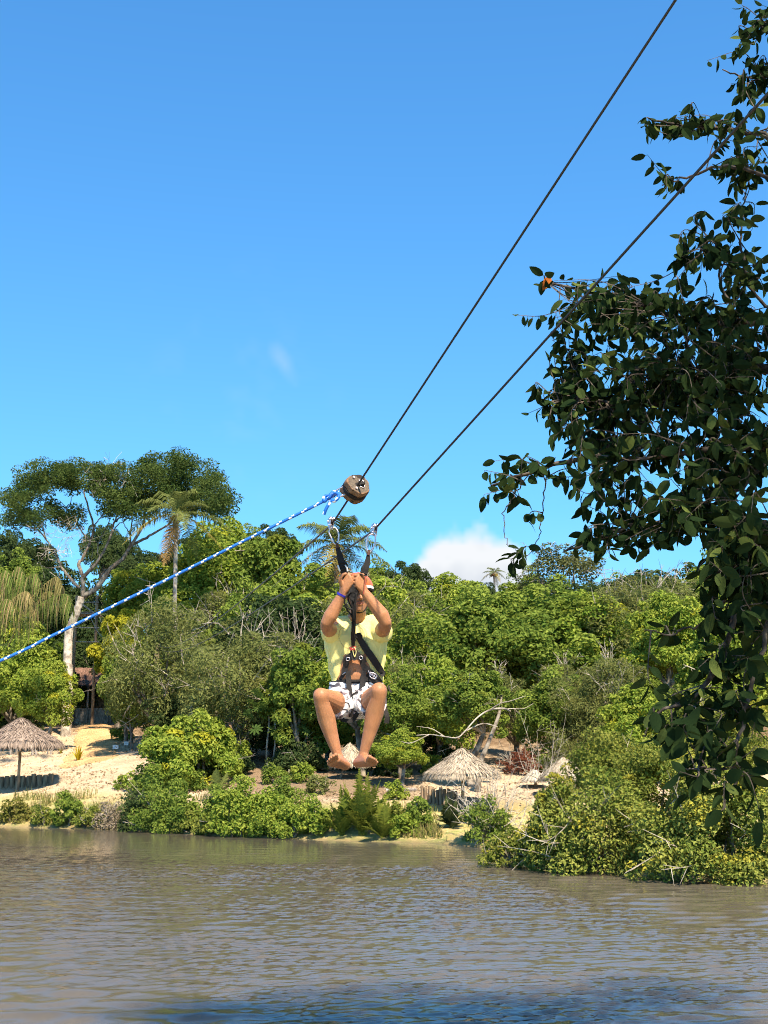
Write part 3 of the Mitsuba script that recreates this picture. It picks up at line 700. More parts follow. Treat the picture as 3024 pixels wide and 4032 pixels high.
key = thing('palm_clump', 'drooping long palm fronds, half yellow and dry, at the left edge', 'palm'); r = rng(74)
for i, (bx, by, tx, ty, Y) in enumerate([(-60, 2520, -20, 2260, 71), (-30, 2530, 70, 2235, 70), (0, 2540, 130, 2260, 69), (30, 2550, 215, 2275, 70), (10, 2560, 250, 2340, 68), (-60, 2530, 20, 2250, 68), (-20, 2540, 100, 2330, 67), (-40, 2560, 30, 2360, 67), (40, 2570, 190, 2330, 71)]):
    b, e = at(bx, by, Y), at(tx, ty, Y - .4); s = Soup(); L = np.linalg.norm(e - b)
    m = (b + e) / 2 + [-.2, 0, .55]; p = smooth_line([b, m, e, e + [.5, -.1, -.55]], 26)
    yellow = (i % 3 == 0); col = np.array((.27, .24, .09) if yellow else (.15, .20, .05)); s.add(*tube(p, np.linspace(.035, .01, 26), 4, False), col * 1.3)
    u = np.linspace(5, 25, 58)[::2] + r.uniform(-.4, .0, 29); P = np.stack([np.interp(u, np.arange(26), p[:, k]) for k in range(3)], 1); tg = unit(np.gradient(P, axis=0)); sd = unit(np.cross(tg, [0, 0, 1.]))
    for sg in (-1, 1):
        l = r.uniform(.5, 2.2, (29, 1)); a = P + sd * sg * .16 + tg * .08; c1 = a + [0, 0, -.35] * l + sd * sg * .13 * l; c2 = a + [0, 0, -1.05] * l + sd * sg * .16 * l + r.normal(0, .07, (29, 3))
        w = tg * .010 + [.011, 0, 0]; v = np.stack([P - w * .5, P + w * .5, a + w, a - w, c1 + w, c1 - w, c2], 1); k = np.arange(29)[:, None] * 7
        s.add(v.reshape(-1, 3), np.concatenate([k + q for q in ([0, 1, 2], [0, 2, 3], [3, 2, 4], [3, 4, 5], [5, 4, 6])]), np.repeat(np.where(r.random((29, 1)) < .25, [(.36, .28, .13)], [col]) * r.uniform(.45, 1.3, (29, 1)), 7, 0))
    part(key, 'frond', s.mesh(), 'leaf_material', color=s.col())

# upright fern-like cycad at the water, the yellow plant by the path, small palms on the bank
def tuft(name, label, cat, cx, base, Y, H, n, seed, col, spread_=.6, leaf=.30, flat=False):
    r = rng(seed); key = thing(name, label, cat); Y = ground_Y(cx, base); b = at(cx, base, Y)
    for i in range(n):
        az = i * 2.39996; q = (i + .5) / n; d = [math.cos(az) * spread_ * q, math.sin(az) * spread_ * q, 1.0]; s = Soup()
        L = H * r.uniform(.8, 1.1) * (1.05 - .25 * q)
        if flat:
            t = np.linspace(0, 1, 8)[:, None]; p = b + unit(d) * L * t + np.array([0, 0, -1.]) * .35 * L * t ** 2.4 * q
            s.add(*ribbon(p, np.cross(unit(d), [0.1, 1, 0.2]), .16 * np.sin(np.linspace(.25, PI, 8)) + .01, .004), np.array(col) * r.uniform(.8, 1.2))
        else:
            frond(s, b + [r.normal(0, .06), r.normal(0, .06), 0], d, L, r, .30 * q, 26, leaf * 3 / max(L, .5), .06 * 3 / max(L, .5), np.array(col) * r.uniform(.75, 1.25), .2, .014)
        part(key, 'frond' if not flat else 'blade', s.mesh(), 'leaf_material', color=s.col())


tuft('fern', 'tall upright yellow green fern at the water just below the feet', 'fern', 1430, 3290, 47.6, 2.35, 22, 81, (.16, .19, .03), .75, .34)
tuft('fern', 'shorter fern clump at the water left of the tall upright fern', 'fern', 1345, 3290, 48.2, 1.7, 14, 82, (.14, .18, .03), .9, .3)
tuft('fern', 'low spreading fern at the water right of the tall upright fern', 'fern', 1510, 3300, 47.2, 1.35, 13, 83, (.15, .18, .03), 1.1, .28)
tuft('fern', 'small dark spiky palm on the bank left of the bare white twigs', 'fern', 1780, 3260, 47.4, 1.1, 13, 84, (.06, .08, .03), 1.3, .26)
tuft('fern', 'pale green feathery fern hanging over the water left of centre', 'fern', 840, 3280, 51.8, 1.1, 11, 85, (.20, .24, .07), 1.4, .26)
tuft('fern', 'single thin palm frond plant in the dark bank thicket', 'fern', 850, 3150, 55.0, 1.5, 7, 86, (.15, .18, .05), .9, .3)
tuft('yellow_plant', 'bright yellow strap leaved plant beside the path right of the brown parasol', 'plant', 308, 3000, 67.3, .95, 16, 87, (.52, .42, .03), .6, flat=True)
tuft('yellow_plant', 'yellow broad leaved plant at the foot of the forked trunk beside the parasol', 'plant', 240, 2968, 70.5, .7, 8, 88, (.45, .40, .04), .5, flat=True)
tuft('reed', 'small pale green reed tuft standing in the water at the left bank', 'reed', 563, 3268, 52.6, .8, 14, 89, (.25, .28, .10), .35, flat=True)

# the tree with big lobed leaves on pale stems
key = thing('lobed_leaf_tree', 'young tree with large lobed leaves on thin pale stems, left of the rider\'s foot', 'tree'); r = rng(90)
def lobed(rad, r):
    s = Soup(); n = 9
    for i in range(n):
        a = (i - (n - 1) / 2) * 2 * PI / (n + .8); dr_ = np.array([math.cos(a), math.sin(a), 0]); pe = np.array([-math.sin(a), math.cos(a), 0]); l = rad * (1 - .1 * abs(i - 4) / 4)
        s.add([[0, 0, 0], dr_ * l * .55 - pe * l * .15 + [0, 0, .03 * rad], dr_ * l * .9 - pe * l * .10 - [0, 0, .05 * rad], dr_ * l - [0, 0, .12 * rad], dr_ * l * .9 + pe * l * .10 - [0, 0, .05 * rad], dr_ * l * .55 + pe * l * .15 + [0, 0, .03 * rad], dr_ * l * .5 - [0, 0, .03 * rad]],
              [[0, 1, 6], [1, 2, 6], [2, 3, 6], [3, 4, 6], [4, 5, 6], [5, 0, 6]])
    return s
Y = 59.5
stems = [[(1062, 3130), (1075, 3000), (1085, 2900), (1080, 2790)], [(1078, 3140), (1130, 3040), (1185, 2955), (1215, 2880)], [(1062, 3130), (1050, 2960), (1060, 2840), (1045, 2740)]]
for i, st in enumerate(stems): part(key, 'stem', tube(smooth_line([at(x, y, Y + .3 * i) for x, y in st], 14), np.linspace(.055, .03, 14), 7), 'pale_bark_material', True)
LB = [lobed(1.0, r) for _ in range(1)]
LBm = [ply(LB[0].mesh(), 'leaf_material', color=LB[0].col() * c) for c in ((.10, .16, .035), (.15, .21, .05), (.07, .12, .03), (.42, .40, .03))]
for i in range(52):
    u = r.random(); cx, cy = [(1065, 2770), (1110, 2830), (1230, 2790), (1030, 2800), (1180, 2870)][i % 5]
    q = at(cx + r.normal(0, 42), cy + r.normal(0, 45), Y + r.normal(0, .5)); m = LBm[3] if i == 17 else LBm[r.integers(3)]
    k = sub(key, 'leaf'); scene[k] = {**m, 'to_world': T().translate(q.tolist()).rotate([0, 0, 1], float(r.uniform(0, 360))).rotate([1, .3, 0], float(r.uniform(20, 65))).scale(float(r.uniform(.26, .40)))}
key = thing('lobed_leaf_sapling', 'small pale green sapling right of the slanting stems on the bank', 'tree')
part(key, 'stem', tube(smooth_line([at(1125, 3190, 57), at(1130, 3110, 57), at(1138, 3030, 57)], 8), [.03] * 8, 6), 'pale_bark_material', True)
SL = ply(LB[0].mesh(), 'leaf_material', color=LB[0].col() * (.24, .28, .06))
for i in range(14):
    q = at(1140 + r.normal(0, 26), 3040 + (i % 2) * 60 + r.normal(0, 18), 57 + r.normal(0, .3)); k = sub(key, 'leaf')
    scene[k] = {**SL, 'to_world': T().translate(q.tolist()).rotate([0, 0, 1], float(r.uniform(0, 360))).rotate([1, .3, 0], float(r.uniform(10, 60))).scale(float(r.uniform(.2, .3)))}

# ------------------------------------------------------------------ the spreading umbrella-crowned tree
key = thing('umbrella_tree', 'tall tree with forked pale trunk and wide flat dark crown at the left', 'tree'); r = rng(91); Y = 86
def Q(x, y, dy=0): return at(x * .6028, 1700 + y * .6028, Y + dy)
part(key, 'trunk', tube(smooth_line([at(258, 2960, 84), at(262, 2800, 84.5), at(268, 2660, 85), at(270, 2500, 86), at(298, 2420, 86), at(322, 2350, 86)], 40) + .02 * r.normal(size=(40, 3)), np.linspace(.36, .24, 40), 10), 'pale_bark_material', True)
limbs = [([(545, 1075), (540, 1000), (545, 950), (600, 890), (650, 830), (720, 690), (745, 600), (770, 540)], .17, .05, 0), ([(545, 950), (515, 870), (545, 820), (590, 720), (612, 620), (560, 440), (548, 380)], .14, .04, .5),
         ([(545, 1075), (640, 1010), (720, 900), (800, 830), (850, 750), (930, 620), (950, 480), (990, 400)], .20, .05, -.5), ([(850, 750), (960, 690), (1060, 630), (1180, 540), (1300, 480)], .11, .03, -1),
         ([(520, 1020), (440, 940), (400, 880), (375, 820), (300, 700), (240, 640), (140, 610)], .11, .03, .8), ([(745, 600), (800, 540), (850, 470), (900, 400)], .06, .03, 1), ([(612, 620), (680, 530), (720, 440)], .05, .02, -1),
         ([(590, 720), (500, 600), (460, 480), (480, 400)], .06, .02, .6), ([(545, 640), (470, 540), (390, 450)], .05, .02, 1.2), ([(650, 830), (640, 740), (720, 560), (700, 470)], .05, .02, 1.4),
         ([(850, 740), (860, 560), (860, 480)], .06, .02, -1.5), ([(720, 690), (760, 620), (840, 560), (900, 500)], .05, .02, .2), ([(860, 680), (810, 600), (800, 520)], .04, .015, -1), ([(930, 620), (1010, 560), (1060, 440), (1100, 380)], .05, .02, 0),
         ([(400, 880), (330, 890), (270, 880)], .04, .015, .5), ([(300, 700), (260, 560), (220, 480)], .05, .02, .5), ([(240, 640), (180, 560), (100, 520)], .04, .015, 0)]
for pts, r0, r1, dy in limbs:
    p = smooth_line([Q(x, y, dy * k / len(pts)) for k, (x, y) in enumerate(pts)], 22); p[1:-1] += r.normal(0, .025, (20, 3))
    part(key, 'limb', tube(p, np.linspace(r0, r1, 22), 7), 'bark_material', True)
C, R = [], []
for (cx, cy, rx, ry, n) in [(180, 470, 180, 120, 30), (120, 560, 120, 50, 8), (270, 290, 165, 85, 26), (190, 380, 120, 90, 14), (540, 300, 150, 80, 22), (730, 330, 150, 110, 24), (760, 470, 130, 70, 16), (960, 330, 170, 140, 34), (1080, 240, 180, 120, 34), (1230, 300, 170, 130, 34), (1400, 400, 140, 110, 26), (1330, 500, 150, 50, 10), (1460, 490, 80, 60, 7), (450, 560, 90, 50, 9), (300, 560, 110, 70, 12), (900, 500, 90, 60, 10), (1180, 470, 150, 80, 14), (960, 480, 90, 60, 9), (400, 310, 130, 60, 14), (640, 260, 120, 45, 12), (850, 420, 120, 80, 16), (630, 400, 100, 40, 8), (1120, 400, 160, 90, 16)]:
    for i in range(n):
        a = r.uniform(0, 2 * PI); q = math.sqrt(r.random()); C.append(Q(cx + rx * q * math.cos(a), cy + ry * q * math.sin(a), r.normal(0, 2.0))); R.append(r.uniform(.45, .85))
s = Soup(); s.add(*puff_leaves(C, R, 62000, .19, ((.050, .090, .024), (.12, .165, .045)), r, flat=.7, inner=.45, wl=.5, up=.6))
part(key, 'foliage', s.mesh(), 'leaf_material', color=s.col(), kind='stuff')
s = Soup()
for (cx, cy, n, sp) in [(735, 300, 26, 70), (370, 760, 46, 90), (470, 640, 16, 60)]:
    for i in range(n):
        o = Q(cx + r.normal(0, sp), cy + r.normal(0, sp * .7), -2.6 + r.normal(0, .4)); s.add(*tube(smooth_line([o, o + r.normal(0, .3, 3), o + r.normal(0, .65, 3)], 5), np.linspace(.02, .006, 5), 3, False))
part(key, 'dry_twigs', s.mesh(), 'pale_bark_material', kind='stuff')

# ------------------------------------------------------------------ thatched parasols, log walls, posts, signs, hut, platform
def thatch_color(p, n, uv): return None


def parasol(label, cx, apex, eave, halfw, base, Y, cols, seed, fringe=.32, post=.075, tilt=0, nstraw=5200, lean=0.):
    r = rng(seed); key = thing('thatched_parasol', label, 'parasol', 'thatched parasols on the beach')
    a, e, b = at(cx, apex, Y), at(cx, eave, Y), at(cx, base, Y); Rr = halfw * mpp(Y); H = a[2] - e[2]; c0 = np.array([a[0], Y, e[2]])
    prof = lambda t: (Rr * (.045 + .955 * t), H * (1 - t) ** .92 * (1 - .10 * math.sin(PI * t)))
    tt = np.linspace(0, 1, 26); ang = np.linspace(0, 2 * PI, 73)[:-1]
    rad = np.array([prof(t)[0] for t in tt]); hz = np.array([prof(t)[1] for t in tt])
    X = rad[:, None] * np.cos(ang); Yy = rad[:, None] * np.sin(ang); Z = np.repeat(hz[:, None], 72, 1)
    nz = meshkit.fbm(np.stack([X * 3, Yy * 3, Z * 3], -1).reshape(-1, 3), 3, seed).reshape(X.shape) - .5
    X, Yy, Z = X * (1 + .06 * nz), Yy * (1 + .06 * nz), Z + .10 * nz
    v = np.stack([X, Yy, Z], -1).reshape(-1, 3); i, j = np.meshgrid(np.arange(25), np.arange(72), indexing='ij')
    f = np.stack([i * 72 + j, (i + 1) * 72 + j, (i + 1) * 72 + (j + 1) % 72, i * 72 + (j + 1) % 72], -1).reshape(-1, 4)
    s = Soup(); s.add(v + c0, f, np.array(cols[0]) * .8)
    # straw laid down the slope in courses, and the fringe at the eave
    n = nstraw; t = np.sqrt(r.random(n)); t[: n // 3] = r.uniform(.86, 1.0, n // 3); th = r.uniform(0, 2 * PI, n)
    ro, zo = Rr * (.045 + .955 * t), H * (1 - t) ** .92 * (1 - .10 * np.sin(PI * t)); o = np.stack([ro * np.cos(th), ro * np.sin(th), zo], 1)
    out = np.stack([np.cos(th), np.sin(th), np.zeros(n)], 1); d = unit(out * 1.0 + [0, 0, 1] * np.where(t > .9, -1.9, -H / Rr)[:, None] + r.normal(0, .16, (n, 3)))
    L = np.where(t > .9, fringe, .34)[:, None] * r.uniform(.6, 1.25, (n, 1)); w = np.stack([-np.sin(th), np.cos(th), np.zeros(n)], 1) * r.uniform(.012, .028, (n, 1))
    o = o + out * .015 + [0, 0, .03]; m = o + d * L * .5 + out * .02
    vv = np.stack([o - w, o + w, m + w * .9, m - w * .9, o + d * L], 1); k = np.arange(n)[:, None] * 5
    q = r.random((n, 1)); col = np.array(cols[0]) * (1 - q) + np.array(cols[1]) * q
    s.add((vv + c0).reshape(-1, 3), np.concatenate([k + [0, 1, 2], k + [0, 2, 3], k + [3, 2, 4]]), np.repeat(col, 5, 0))
    part(key, 'thatch', s.mesh(), 'coloured_material', color=s.col(), kind='stuff')
    g = ground_z(a[0], Y)[0]; base_p = np.array([a[0] + lean, Y, min(b[2], g) - .25])
    part(key, 'post', tube(smooth_line([base_p, (base_p + a) / 2 + [.03, 0, 0], a + [0, 0, -.15]], 12), np.linspace(post, post * .85, 12), 9), 'wood_material', True)
    for q in range(8):
        th = q * PI / 4 + .2; p1 = c0 + [0, 0, H * .82]; p2 = c0 + [math.cos(th) * Rr * .93, math.sin(th) * Rr * .93, -.02]
        part(key, 'rafter', tube([p1, p2], [.03, .025], 6), 'wood_material', True)


scene['wood_material'] = principled(proc(lambda p, n, uv: mix((0.17, 0.12, 0.08), (0.40, 0.30, 0.19), smoothstep(.25, .75, fbm(p.x * 14, p.y * 14, p.z * 2.0, 3)))), .85, .2)
scene['grey_wood_material'] = principled(proc(lambda p, n, uv: mix((0.20, 0.17, 0.14), (0.46, 0.40, 0.33), smoothstep(.25, .75, fbm(p.x * 14, p.y * 14, p.z * 2.5, 3)))), .85, .2)
parasol('brown grey thatched parasol on a thin post at the left edge of the beach', 84, 2826, 2928, 160, 3066, 62.5, ((.14, .105, .082), (.35, .275, .215)), 1, .42)
parasol('pale straw thatched parasol right of the rider above the bare twigs', 1818, 2945, 3050, 141, 3165, 50.5, ((.23, .185, .13), (.47, .40, .30)), 2, .30)
parasol('small thatched parasol on a thin pole half hidden behind the feet', 1378, 2925, 3000, 66, 3130, 57.5, ((.24, .20, .14), (.47, .41, .31)), 3, .34, .05, nstraw=2600, lean=-.72)
parasol('tip of a pale thatched parasol behind the big waterside bush', 2218, 2982, 3060, 90, 3140, 53, ((.26, .215, .15), (.48, .42, .32)), 4, .30, nstraw=3000)
parasol('far pale thatched parasol edge just left of the hidden parasol tip', 2105, 3030, 3066, 40, 3110, 55, ((.36, .32, .25), (.60, .54, .44)), 5, .2, nstraw=1200)


def log_wall(label, pts, hs, r0, mat, seed, group='log retaining walls'):
    r = rng(seed); key = thing('log_wall', label, 'retaining wall', group)
    for i, ((x, y), h) in enumerate(zip(pts, hs)):
        g = ground_z(x, y - .25)[0]; p = np.array([x, y, g - .3]); q = np.array([x + r.normal(0, .02), y + r.normal(0, .02), g + h])
        v, f = tube([p, p * .5 + q * .5, q - [0, 0, .02], q], np.array([1, 1, .98, .86]) * r0 * r.uniform(.85, 1.1), 10)
        part(key, 'log', (v, f), mat, 40)


r = rng(51)
xs_ = [at(px, 3060, 64.1)[0] for px in np.arange(-14, 214, 21.5)]
log_wall('low wall of dark upright logs in the shade under the brown parasol', [(x, 64.05) for x in xs_], [.66 + r.normal(0, .03) for _ in xs_], .125, 'wood_material', 52)
xs_ = [at(px, 3130, 52)[0] for px in np.arange(1664, 1800, 14.5)]
log_wall('low wall of dark upright logs in front of the pale thatched parasol', [(x, 52.45 - (x - 1.7) * .5) for x in xs_], [.74 + r.normal(0, .04) for _ in xs_], .075, 'wood_material', 53)
for i, (px0, px1, py, Y, rr, lab) in enumerate([(1520, 1640, 3092, 55.0, .085, 'pale horizontal log edging the sand left of the dark upright logs'), (1655, 1720, 3098, 54.0, .07, 'short pale log lying on the sand above the dark upright logs')]):
    a, b = at(px0, py, Y), at(px1, py + 6, Y); p = np.linspace(a, b, 10); p[:, 2] = ground_z(p[:, 0], p[:, 1]) + rr * .7
    whole('log', tube(p, rr * (1 + .06 * np.sin(np.arange(10) * 2.0)), 9), 'grey_wood_material', lab, 'log', smooth=40)
for i, (px, lab) in enumerate([(45, 'leftmost short wooden post under the thatch edge of the brown parasol'), (63, 'thin short wooden post left of the parasol pole'), (128, 'short grey wooden post right of the parasol pole'), (146, 'short leaning wooden post on a pale stone right of the parasol pole'), (201, 'short wooden post under the right edge of the brown thatch'), (185, 'thin short post just left of the one under the right thatch edge')]):
    Y = ground_Y(px, 2972); x = at(px, 2970, Y)[0]; g = ground_z(x, Y)[0]; lean = (-.08, .05, .02, -.16, .05, .1)[i]
    whole('post', tube([[x, Y, g - .2], [x + lean * .5, Y, g + .25], [x + lean, Y, g + (.62, .5, .62, .66, .7, .5)[i]]], (.085, .05, .08, .075, .07, .04)[i], 9), 'grey_wood_material', lab, 'post', 'short posts on the beach', smooth=40)

# three small white signs by the path
scene['white_paint'] = principled((.78, .78, .75), .6, .3)
scene['dark_print'] = principled((.10, .10, .11), .7, .2)
for i, (px, py, w, h, Y, lab, dark) in enumerate([(455, 2941, 22, 15, 72, 'small white sign board on two legs beside the path, lowest of three', False), (497, 2927, 17, 14, 75, 'small shaded white sign board left of the grey trunk, middle of three', True), (558, 2930, 21, 13, 73, 'small white sign board right of the grey trunk, rightmost of three', False)]):
    key = thing('sign_board', lab, 'sign', 'small white signs'); Y = ground_Y(px, py + h / 2 + 11); c = at(px, py, Y); W2, H2 = w * mpp(Y) / 2, h * mpp(Y) / 2
    bd = trimesh.creation.box((2 * W2, .03, 2 * H2)); bd.apply_translation(c); part(key, 'board', bd, 'white_paint')
    g = ground_z(c[0], c[1])[0]
    for sx in (-.6, .6):
        part(key, 'leg', tube([[c[0] + sx * W2, Y + .03, min(g, c[2] - .3) - .2], [c[0] + sx * W2, Y + .03, c[2] + H2 * .8]], .018, 6), 'grey_wood_material', True)
    s = Soup()   # two dark marks, too small to read
    for bx, bz, bw, bh in ((-.1, .1, .08, .9), (.35, -.2, .25, .5)) if i != 2 else ((0, .35, 1.2, .16),):
        bb = trimesh.creation.box((bw * W2, .006, bh * H2)); bb.apply_translation(c + [bx * W2, -.019, bz * H2]); s.add(bb.vertices, bb.faces)
    part(key, 'print', s.mesh(), 'dark_print', kind='stuff')

# hut in the dark gap
key = thing('hut', 'low hut with brown thatched eave in deep shade at the end of the path', 'hut'); Y = 99
a = at(285, 2690, Y); b = at(440, 2690, Y); W_ = b[0] - a[0]; zt = at(360, 2632, Y)[2]; ze = at(360, 2698, Y)[2]; zw = at(360, 2788, Y)[2]; zg = at(360, 2826, Y)[2]
r = rng(55); s = Soup(); n = 2600
s.add([[a[0] - .4, Y - .5, ze], [b[0] + .4, Y - .5, ze], [b[0] + .2, Y + 1.6, zt + .15], [a[0] - .2, Y + 1.6, zt + .15], [a[0] - .2, Y + 3.6, ze], [b[0] + .2, Y + 3.6, ze]], [[0, 1, 2, 3], [3, 2, 5, 4]], (.16, .09, .06))
u, t = r.random(n), r.random(n); o = np.stack([a[0] - .4 + u * (W_ + .8), Y - .5 + 2.1 * t, ze + (zt + .15 - ze) * t], 1); d = unit(np.stack([r.normal(0, .1, n), -1 + 0 * t, -.65 + r.normal(0, .15, n)], 1)); L = r.uniform(.2, .45, (n, 1)); w = np.array([.022, 0, 0])
vv = np.stack([o - w + [0, -.03, .05], o + w + [0, -.03, .05], o + d * L], 1); k = np.arange(n)[:, None] * 3; s.add(vv.reshape(-1, 3), k + [0, 1, 2], np.repeat(np.array((.18, .105, .075)) * r.uniform(.5, 1.5, (n, 1)), 3, 0))
part(key, 'thatch', s.mesh(), 'coloured_material', color=s.col(), kind='stuff')
bx = trimesh.creation.box((W_, .2, zw - zg + .8)); bx.apply_translation([(a[0] + b[0]) / 2, Y, (zw + zg - .8) / 2]); part(key, 'low_wall', bx, 'grey_wood_material')
bx = trimesh.creation.box((W_, .15, ze - zg + 1)); bx.apply_translation([(a[0] + b[0]) / 2, Y + 3.2, (ze + zg - .2) / 2]); part(key, 'back_wall', bx, 'wood_material')
for px in (296, 350, 432): part(key, 'post', tube([[at(px, 2700, Y)[0], Y - .16, zg - .6], [at(px, 2700, Y)[0], Y - .16, ze + .1]], .07, 8), 'grey_wood_material', True)

# wooden launch platform in the tree
key = thing('launch_platform', 'wooden launch platform of poles and planks high in the dark gap beside the forked trunk', 'platform'); Y = 93
def bar(nm, p, q, rr, mat='grey_wood_material'): part(key, nm, tube([p, q], rr, 7), mat, True)
for px in (303, 384): 
    for dy in (0, 2.6):
        t_ = at(px, 2345, Y + dy); bar('post', [t_[0], Y + dy, ground_z(t_[0], Y + dy)[0] - .3], t_, .11, 'wood_material')
for dy in (0, 2.6):
    for py in (2371, 2415, 2471, 2527): bar('beam', at(298, py, Y - .16 + dy), at(390, py + 1, Y - .16 + dy), .045 if py != 2415 else .06)
bar('brace', at(326, 2381, Y - .26), at(372, 2414, Y - .26), .06)
for i in range(9):
    a = at(300 + i * 10.5, 2419, Y + 1.2); b_ = trimesh.creation.box((.17, 3.0, .04)); b_.apply_translation(a); part(key, 'plank', b_, 'grey_wood_material')
for i, (pa, pb, pc, lab) in enumerate([((358, 2435), (395, 2500), (470, 2548), 'slack thin rope hanging from the launch platform, lower left of two'), ((390, 2428), (420, 2490), (480, 2543), 'slack thin rope hanging from the launch platform, right of two')]):
    whole('slack_rope', tube(smooth_line([at(*pa, 92.4), at(*pb, 90), at(*pc, 88)], 20), .018, 5), 'rope_grey', lab, 'rope', 'slack ropes', smooth=True)
scene['rope_grey'] = principled((.34, .32, .29), .8, .2)

# grass of the bank, fallen leaves on the sand
r = rng(56); n = 26000
x = r.uniform(-22, 9, n); sdist = np.abs(r.normal(0, 1.9, n)) + .05; y = shore(x) + sdist; z = ground_z(x, y); dens = meshkit.fbm(np.stack([x * .8, y * .8, 0 * x], 1), 3)
ok = (dens > .42 + .05 * sdist) & (z < 1.9); x, y, z, dens = x[ok], y[ok], z[ok], dens[ok]; n = len(x)
h = r.uniform(.08, .24, n) * (1 + 1.2 * (dens > .55)); th = r.uniform(0, 2 * PI, n); w = np.stack([np.cos(th), np.sin(th), 0 * th], 1) * r.uniform(.010, .022, (n, 1)); o = np.stack([x, y, z - .02], 1); tip = o + np.stack([r.normal(0, .3, n) * h, r.normal(0, .3, n) * h, h], 1); md = (o + tip) / 2 + [0, 0, .04]
q = np.clip(r.normal(.5, .3, (n, 1)) + (dens[:, None] - .55) * 1.5, 0, 1); col = np.array((.40, .32, .14)) * (1 - q) + np.array((.17, .21, .05)) * q
k = np.arange(n)[:, None] * 5
s = Soup(); s.add(np.stack([o - w, o + w, md + w * .7, md - w * .7, tip], 1).reshape(-1, 3), np.concatenate([k + [0, 1, 2], k + [0, 2, 3], k + [3, 2, 4]]), np.repeat(col * r.uniform(.75, 1.2, (n, 1)), 5, 0))
whole('grass', s.mesh(), 'leaf_material', 'yellowing grass along the foot of the far bank', 'grass', kind='stuff', color=s.col())
n = 17000; x = r.uniform(-24, 9, n); y = shore(x) + r.uniform(2.5, 30, n); dens = meshkit.fbm(np.stack([x * .5, y * .5, 0 * x + 4], 1), 3); ok = r.random(n) < np.clip((dens - .40) * 5, .06, 1); x, y = x[ok], y[ok]; n = len(x)
P = np.stack([x, y, ground_z(x, y) + .03], 1); s = Soup(); L = r.uniform(.07, .17, n); q = r.random((n, 1))
s.add(*cards(P, np.array([0, 0, 1.]) + r.normal(0, .35, (n, 3)), L, L * .55, r, np.array((.20, .12, .06)) * (1 - q) + np.array((.42, .31, .19)) * q))
whole('leaf_litter', s.mesh(), 'coloured_material', 'brown fallen leaves scattered over the sand and forest floor', 'fallen leaves', kind='stuff', color=s.col())

# ------------------------------------------------------------------ the near tree whose dark branches hang in at the right
key = NEAR = thing('overhanging_tree', 'dark leafy tree hanging its branches in from the right, close to the camera', 'tree')
r = rng(101)
K = 3024 / 1659


def fp(x, y, Y): return at(x * K, y * K, Y)


trunk_p = smooth_line([[4.3, 6.6, .3], [4.2, 6.7, 2.2], [4.0, 6.9, 4.0], [3.8, 7.0, 5.8], [3.9, 6.8, 8.0], [3.7, 6.9, 10.2]], 30)
part(key, 'trunk', tube(trunk_p, np.linspace(.24, .12, 30), 12), 'dark_bark_material', True)
LIMB = [  # polylines in the 1659-wide view with their distance
    ([(1790, 780, 6.9), (1660, 800, 6.9), (1560, 790, 6.9), (1450, 850, 7.0), (1330, 960, 7.1), (1180, 1010, 7.2), (1060, 1050, 7.3)], .026),
    ([(1790, 700, 7.2), (1700, 690, 7.2), (1600, 700, 7.3), (1480, 690, 7.3), (1330, 640, 7.4), (1180, 610, 7.5)], .024),
    ([(1790, 330, 7.4), (1680, 300, 7.4), (1600, 285, 7.4), (1500, 275, 7.4), (1400, 255, 7.4)], .018),
    ([(1790, 470, 7.0), (1690, 400, 7.0), (1580, 360, 7.1), (1480, 385, 7.2), (1430, 400, 7.2)], .012),
    ([(1700, 700, 7.3), (1620, 620, 7.3), (1600, 500, 7.3), (1610, 420, 7.3)], .012),
    ([(1600, 700, 7.3), (1560, 620, 7.3), (1540, 520, 7.3), (1500, 560, 7.2)], .010),
    ([(1790, 120, 7.6), (1700, 140, 7.6), (1640, 170, 7.6), (1560, 150, 7.6)], .013),
    ([(1790, 60, 7.6), (1700, 70, 7.6), (1630, 70, 7.6)], .010),
    ([(1790, 980, 6.6), (1690, 960, 6.6), (1560, 970, 6.6), (1400, 985, 6.7), (1280, 1000, 6.8)], .022),
    ([(1690, 960, 6.6), (1590, 1060, 6.6), (1480, 1110, 6.7), (1330, 1150, 6.8), (1220, 1190, 6.9)], .016),
    ([(1790, 1080, 6.3), (1690, 1120, 6.3), (1600, 1250, 6.3), (1570, 1400, 6.2), (1500, 1500, 6.2), (1390, 1560, 6.2)], .020),
    ([(1600, 1250, 6.3), (1540, 1330, 6.4), (1450, 1370, 6.5), (1390, 1360, 6.5)], .009),
    ([(1700, 1200, 6.1), (1640, 1420, 6.1), (1600, 1580, 6.1), (1590, 1680, 6.0), (1560, 1750, 6.0)], .014),
    ([(1590, 1660, 6.0), (1530, 1660, 6.0), (1460, 1660, 6.0)], .007),
    ([(1450, 850, 7.0), (1330, 870, 7.1), (1240, 860, 7.2), (1190, 870, 7.2)], .012),
    ([(1560, 790, 6.9), (1480, 820, 6.8), (1400, 800, 6.8)], .012),
    ([(1130, 1040, 7.2), (1090, 1110, 7.2), (1095, 1170, 7.2), (1115, 1190, 7.2)], .004),
    ([(1180, 1030, 7.2), (1170, 1130, 7.2), (1150, 1190, 7.2), (1125, 1205, 7.2)], .004),
]
lines = []
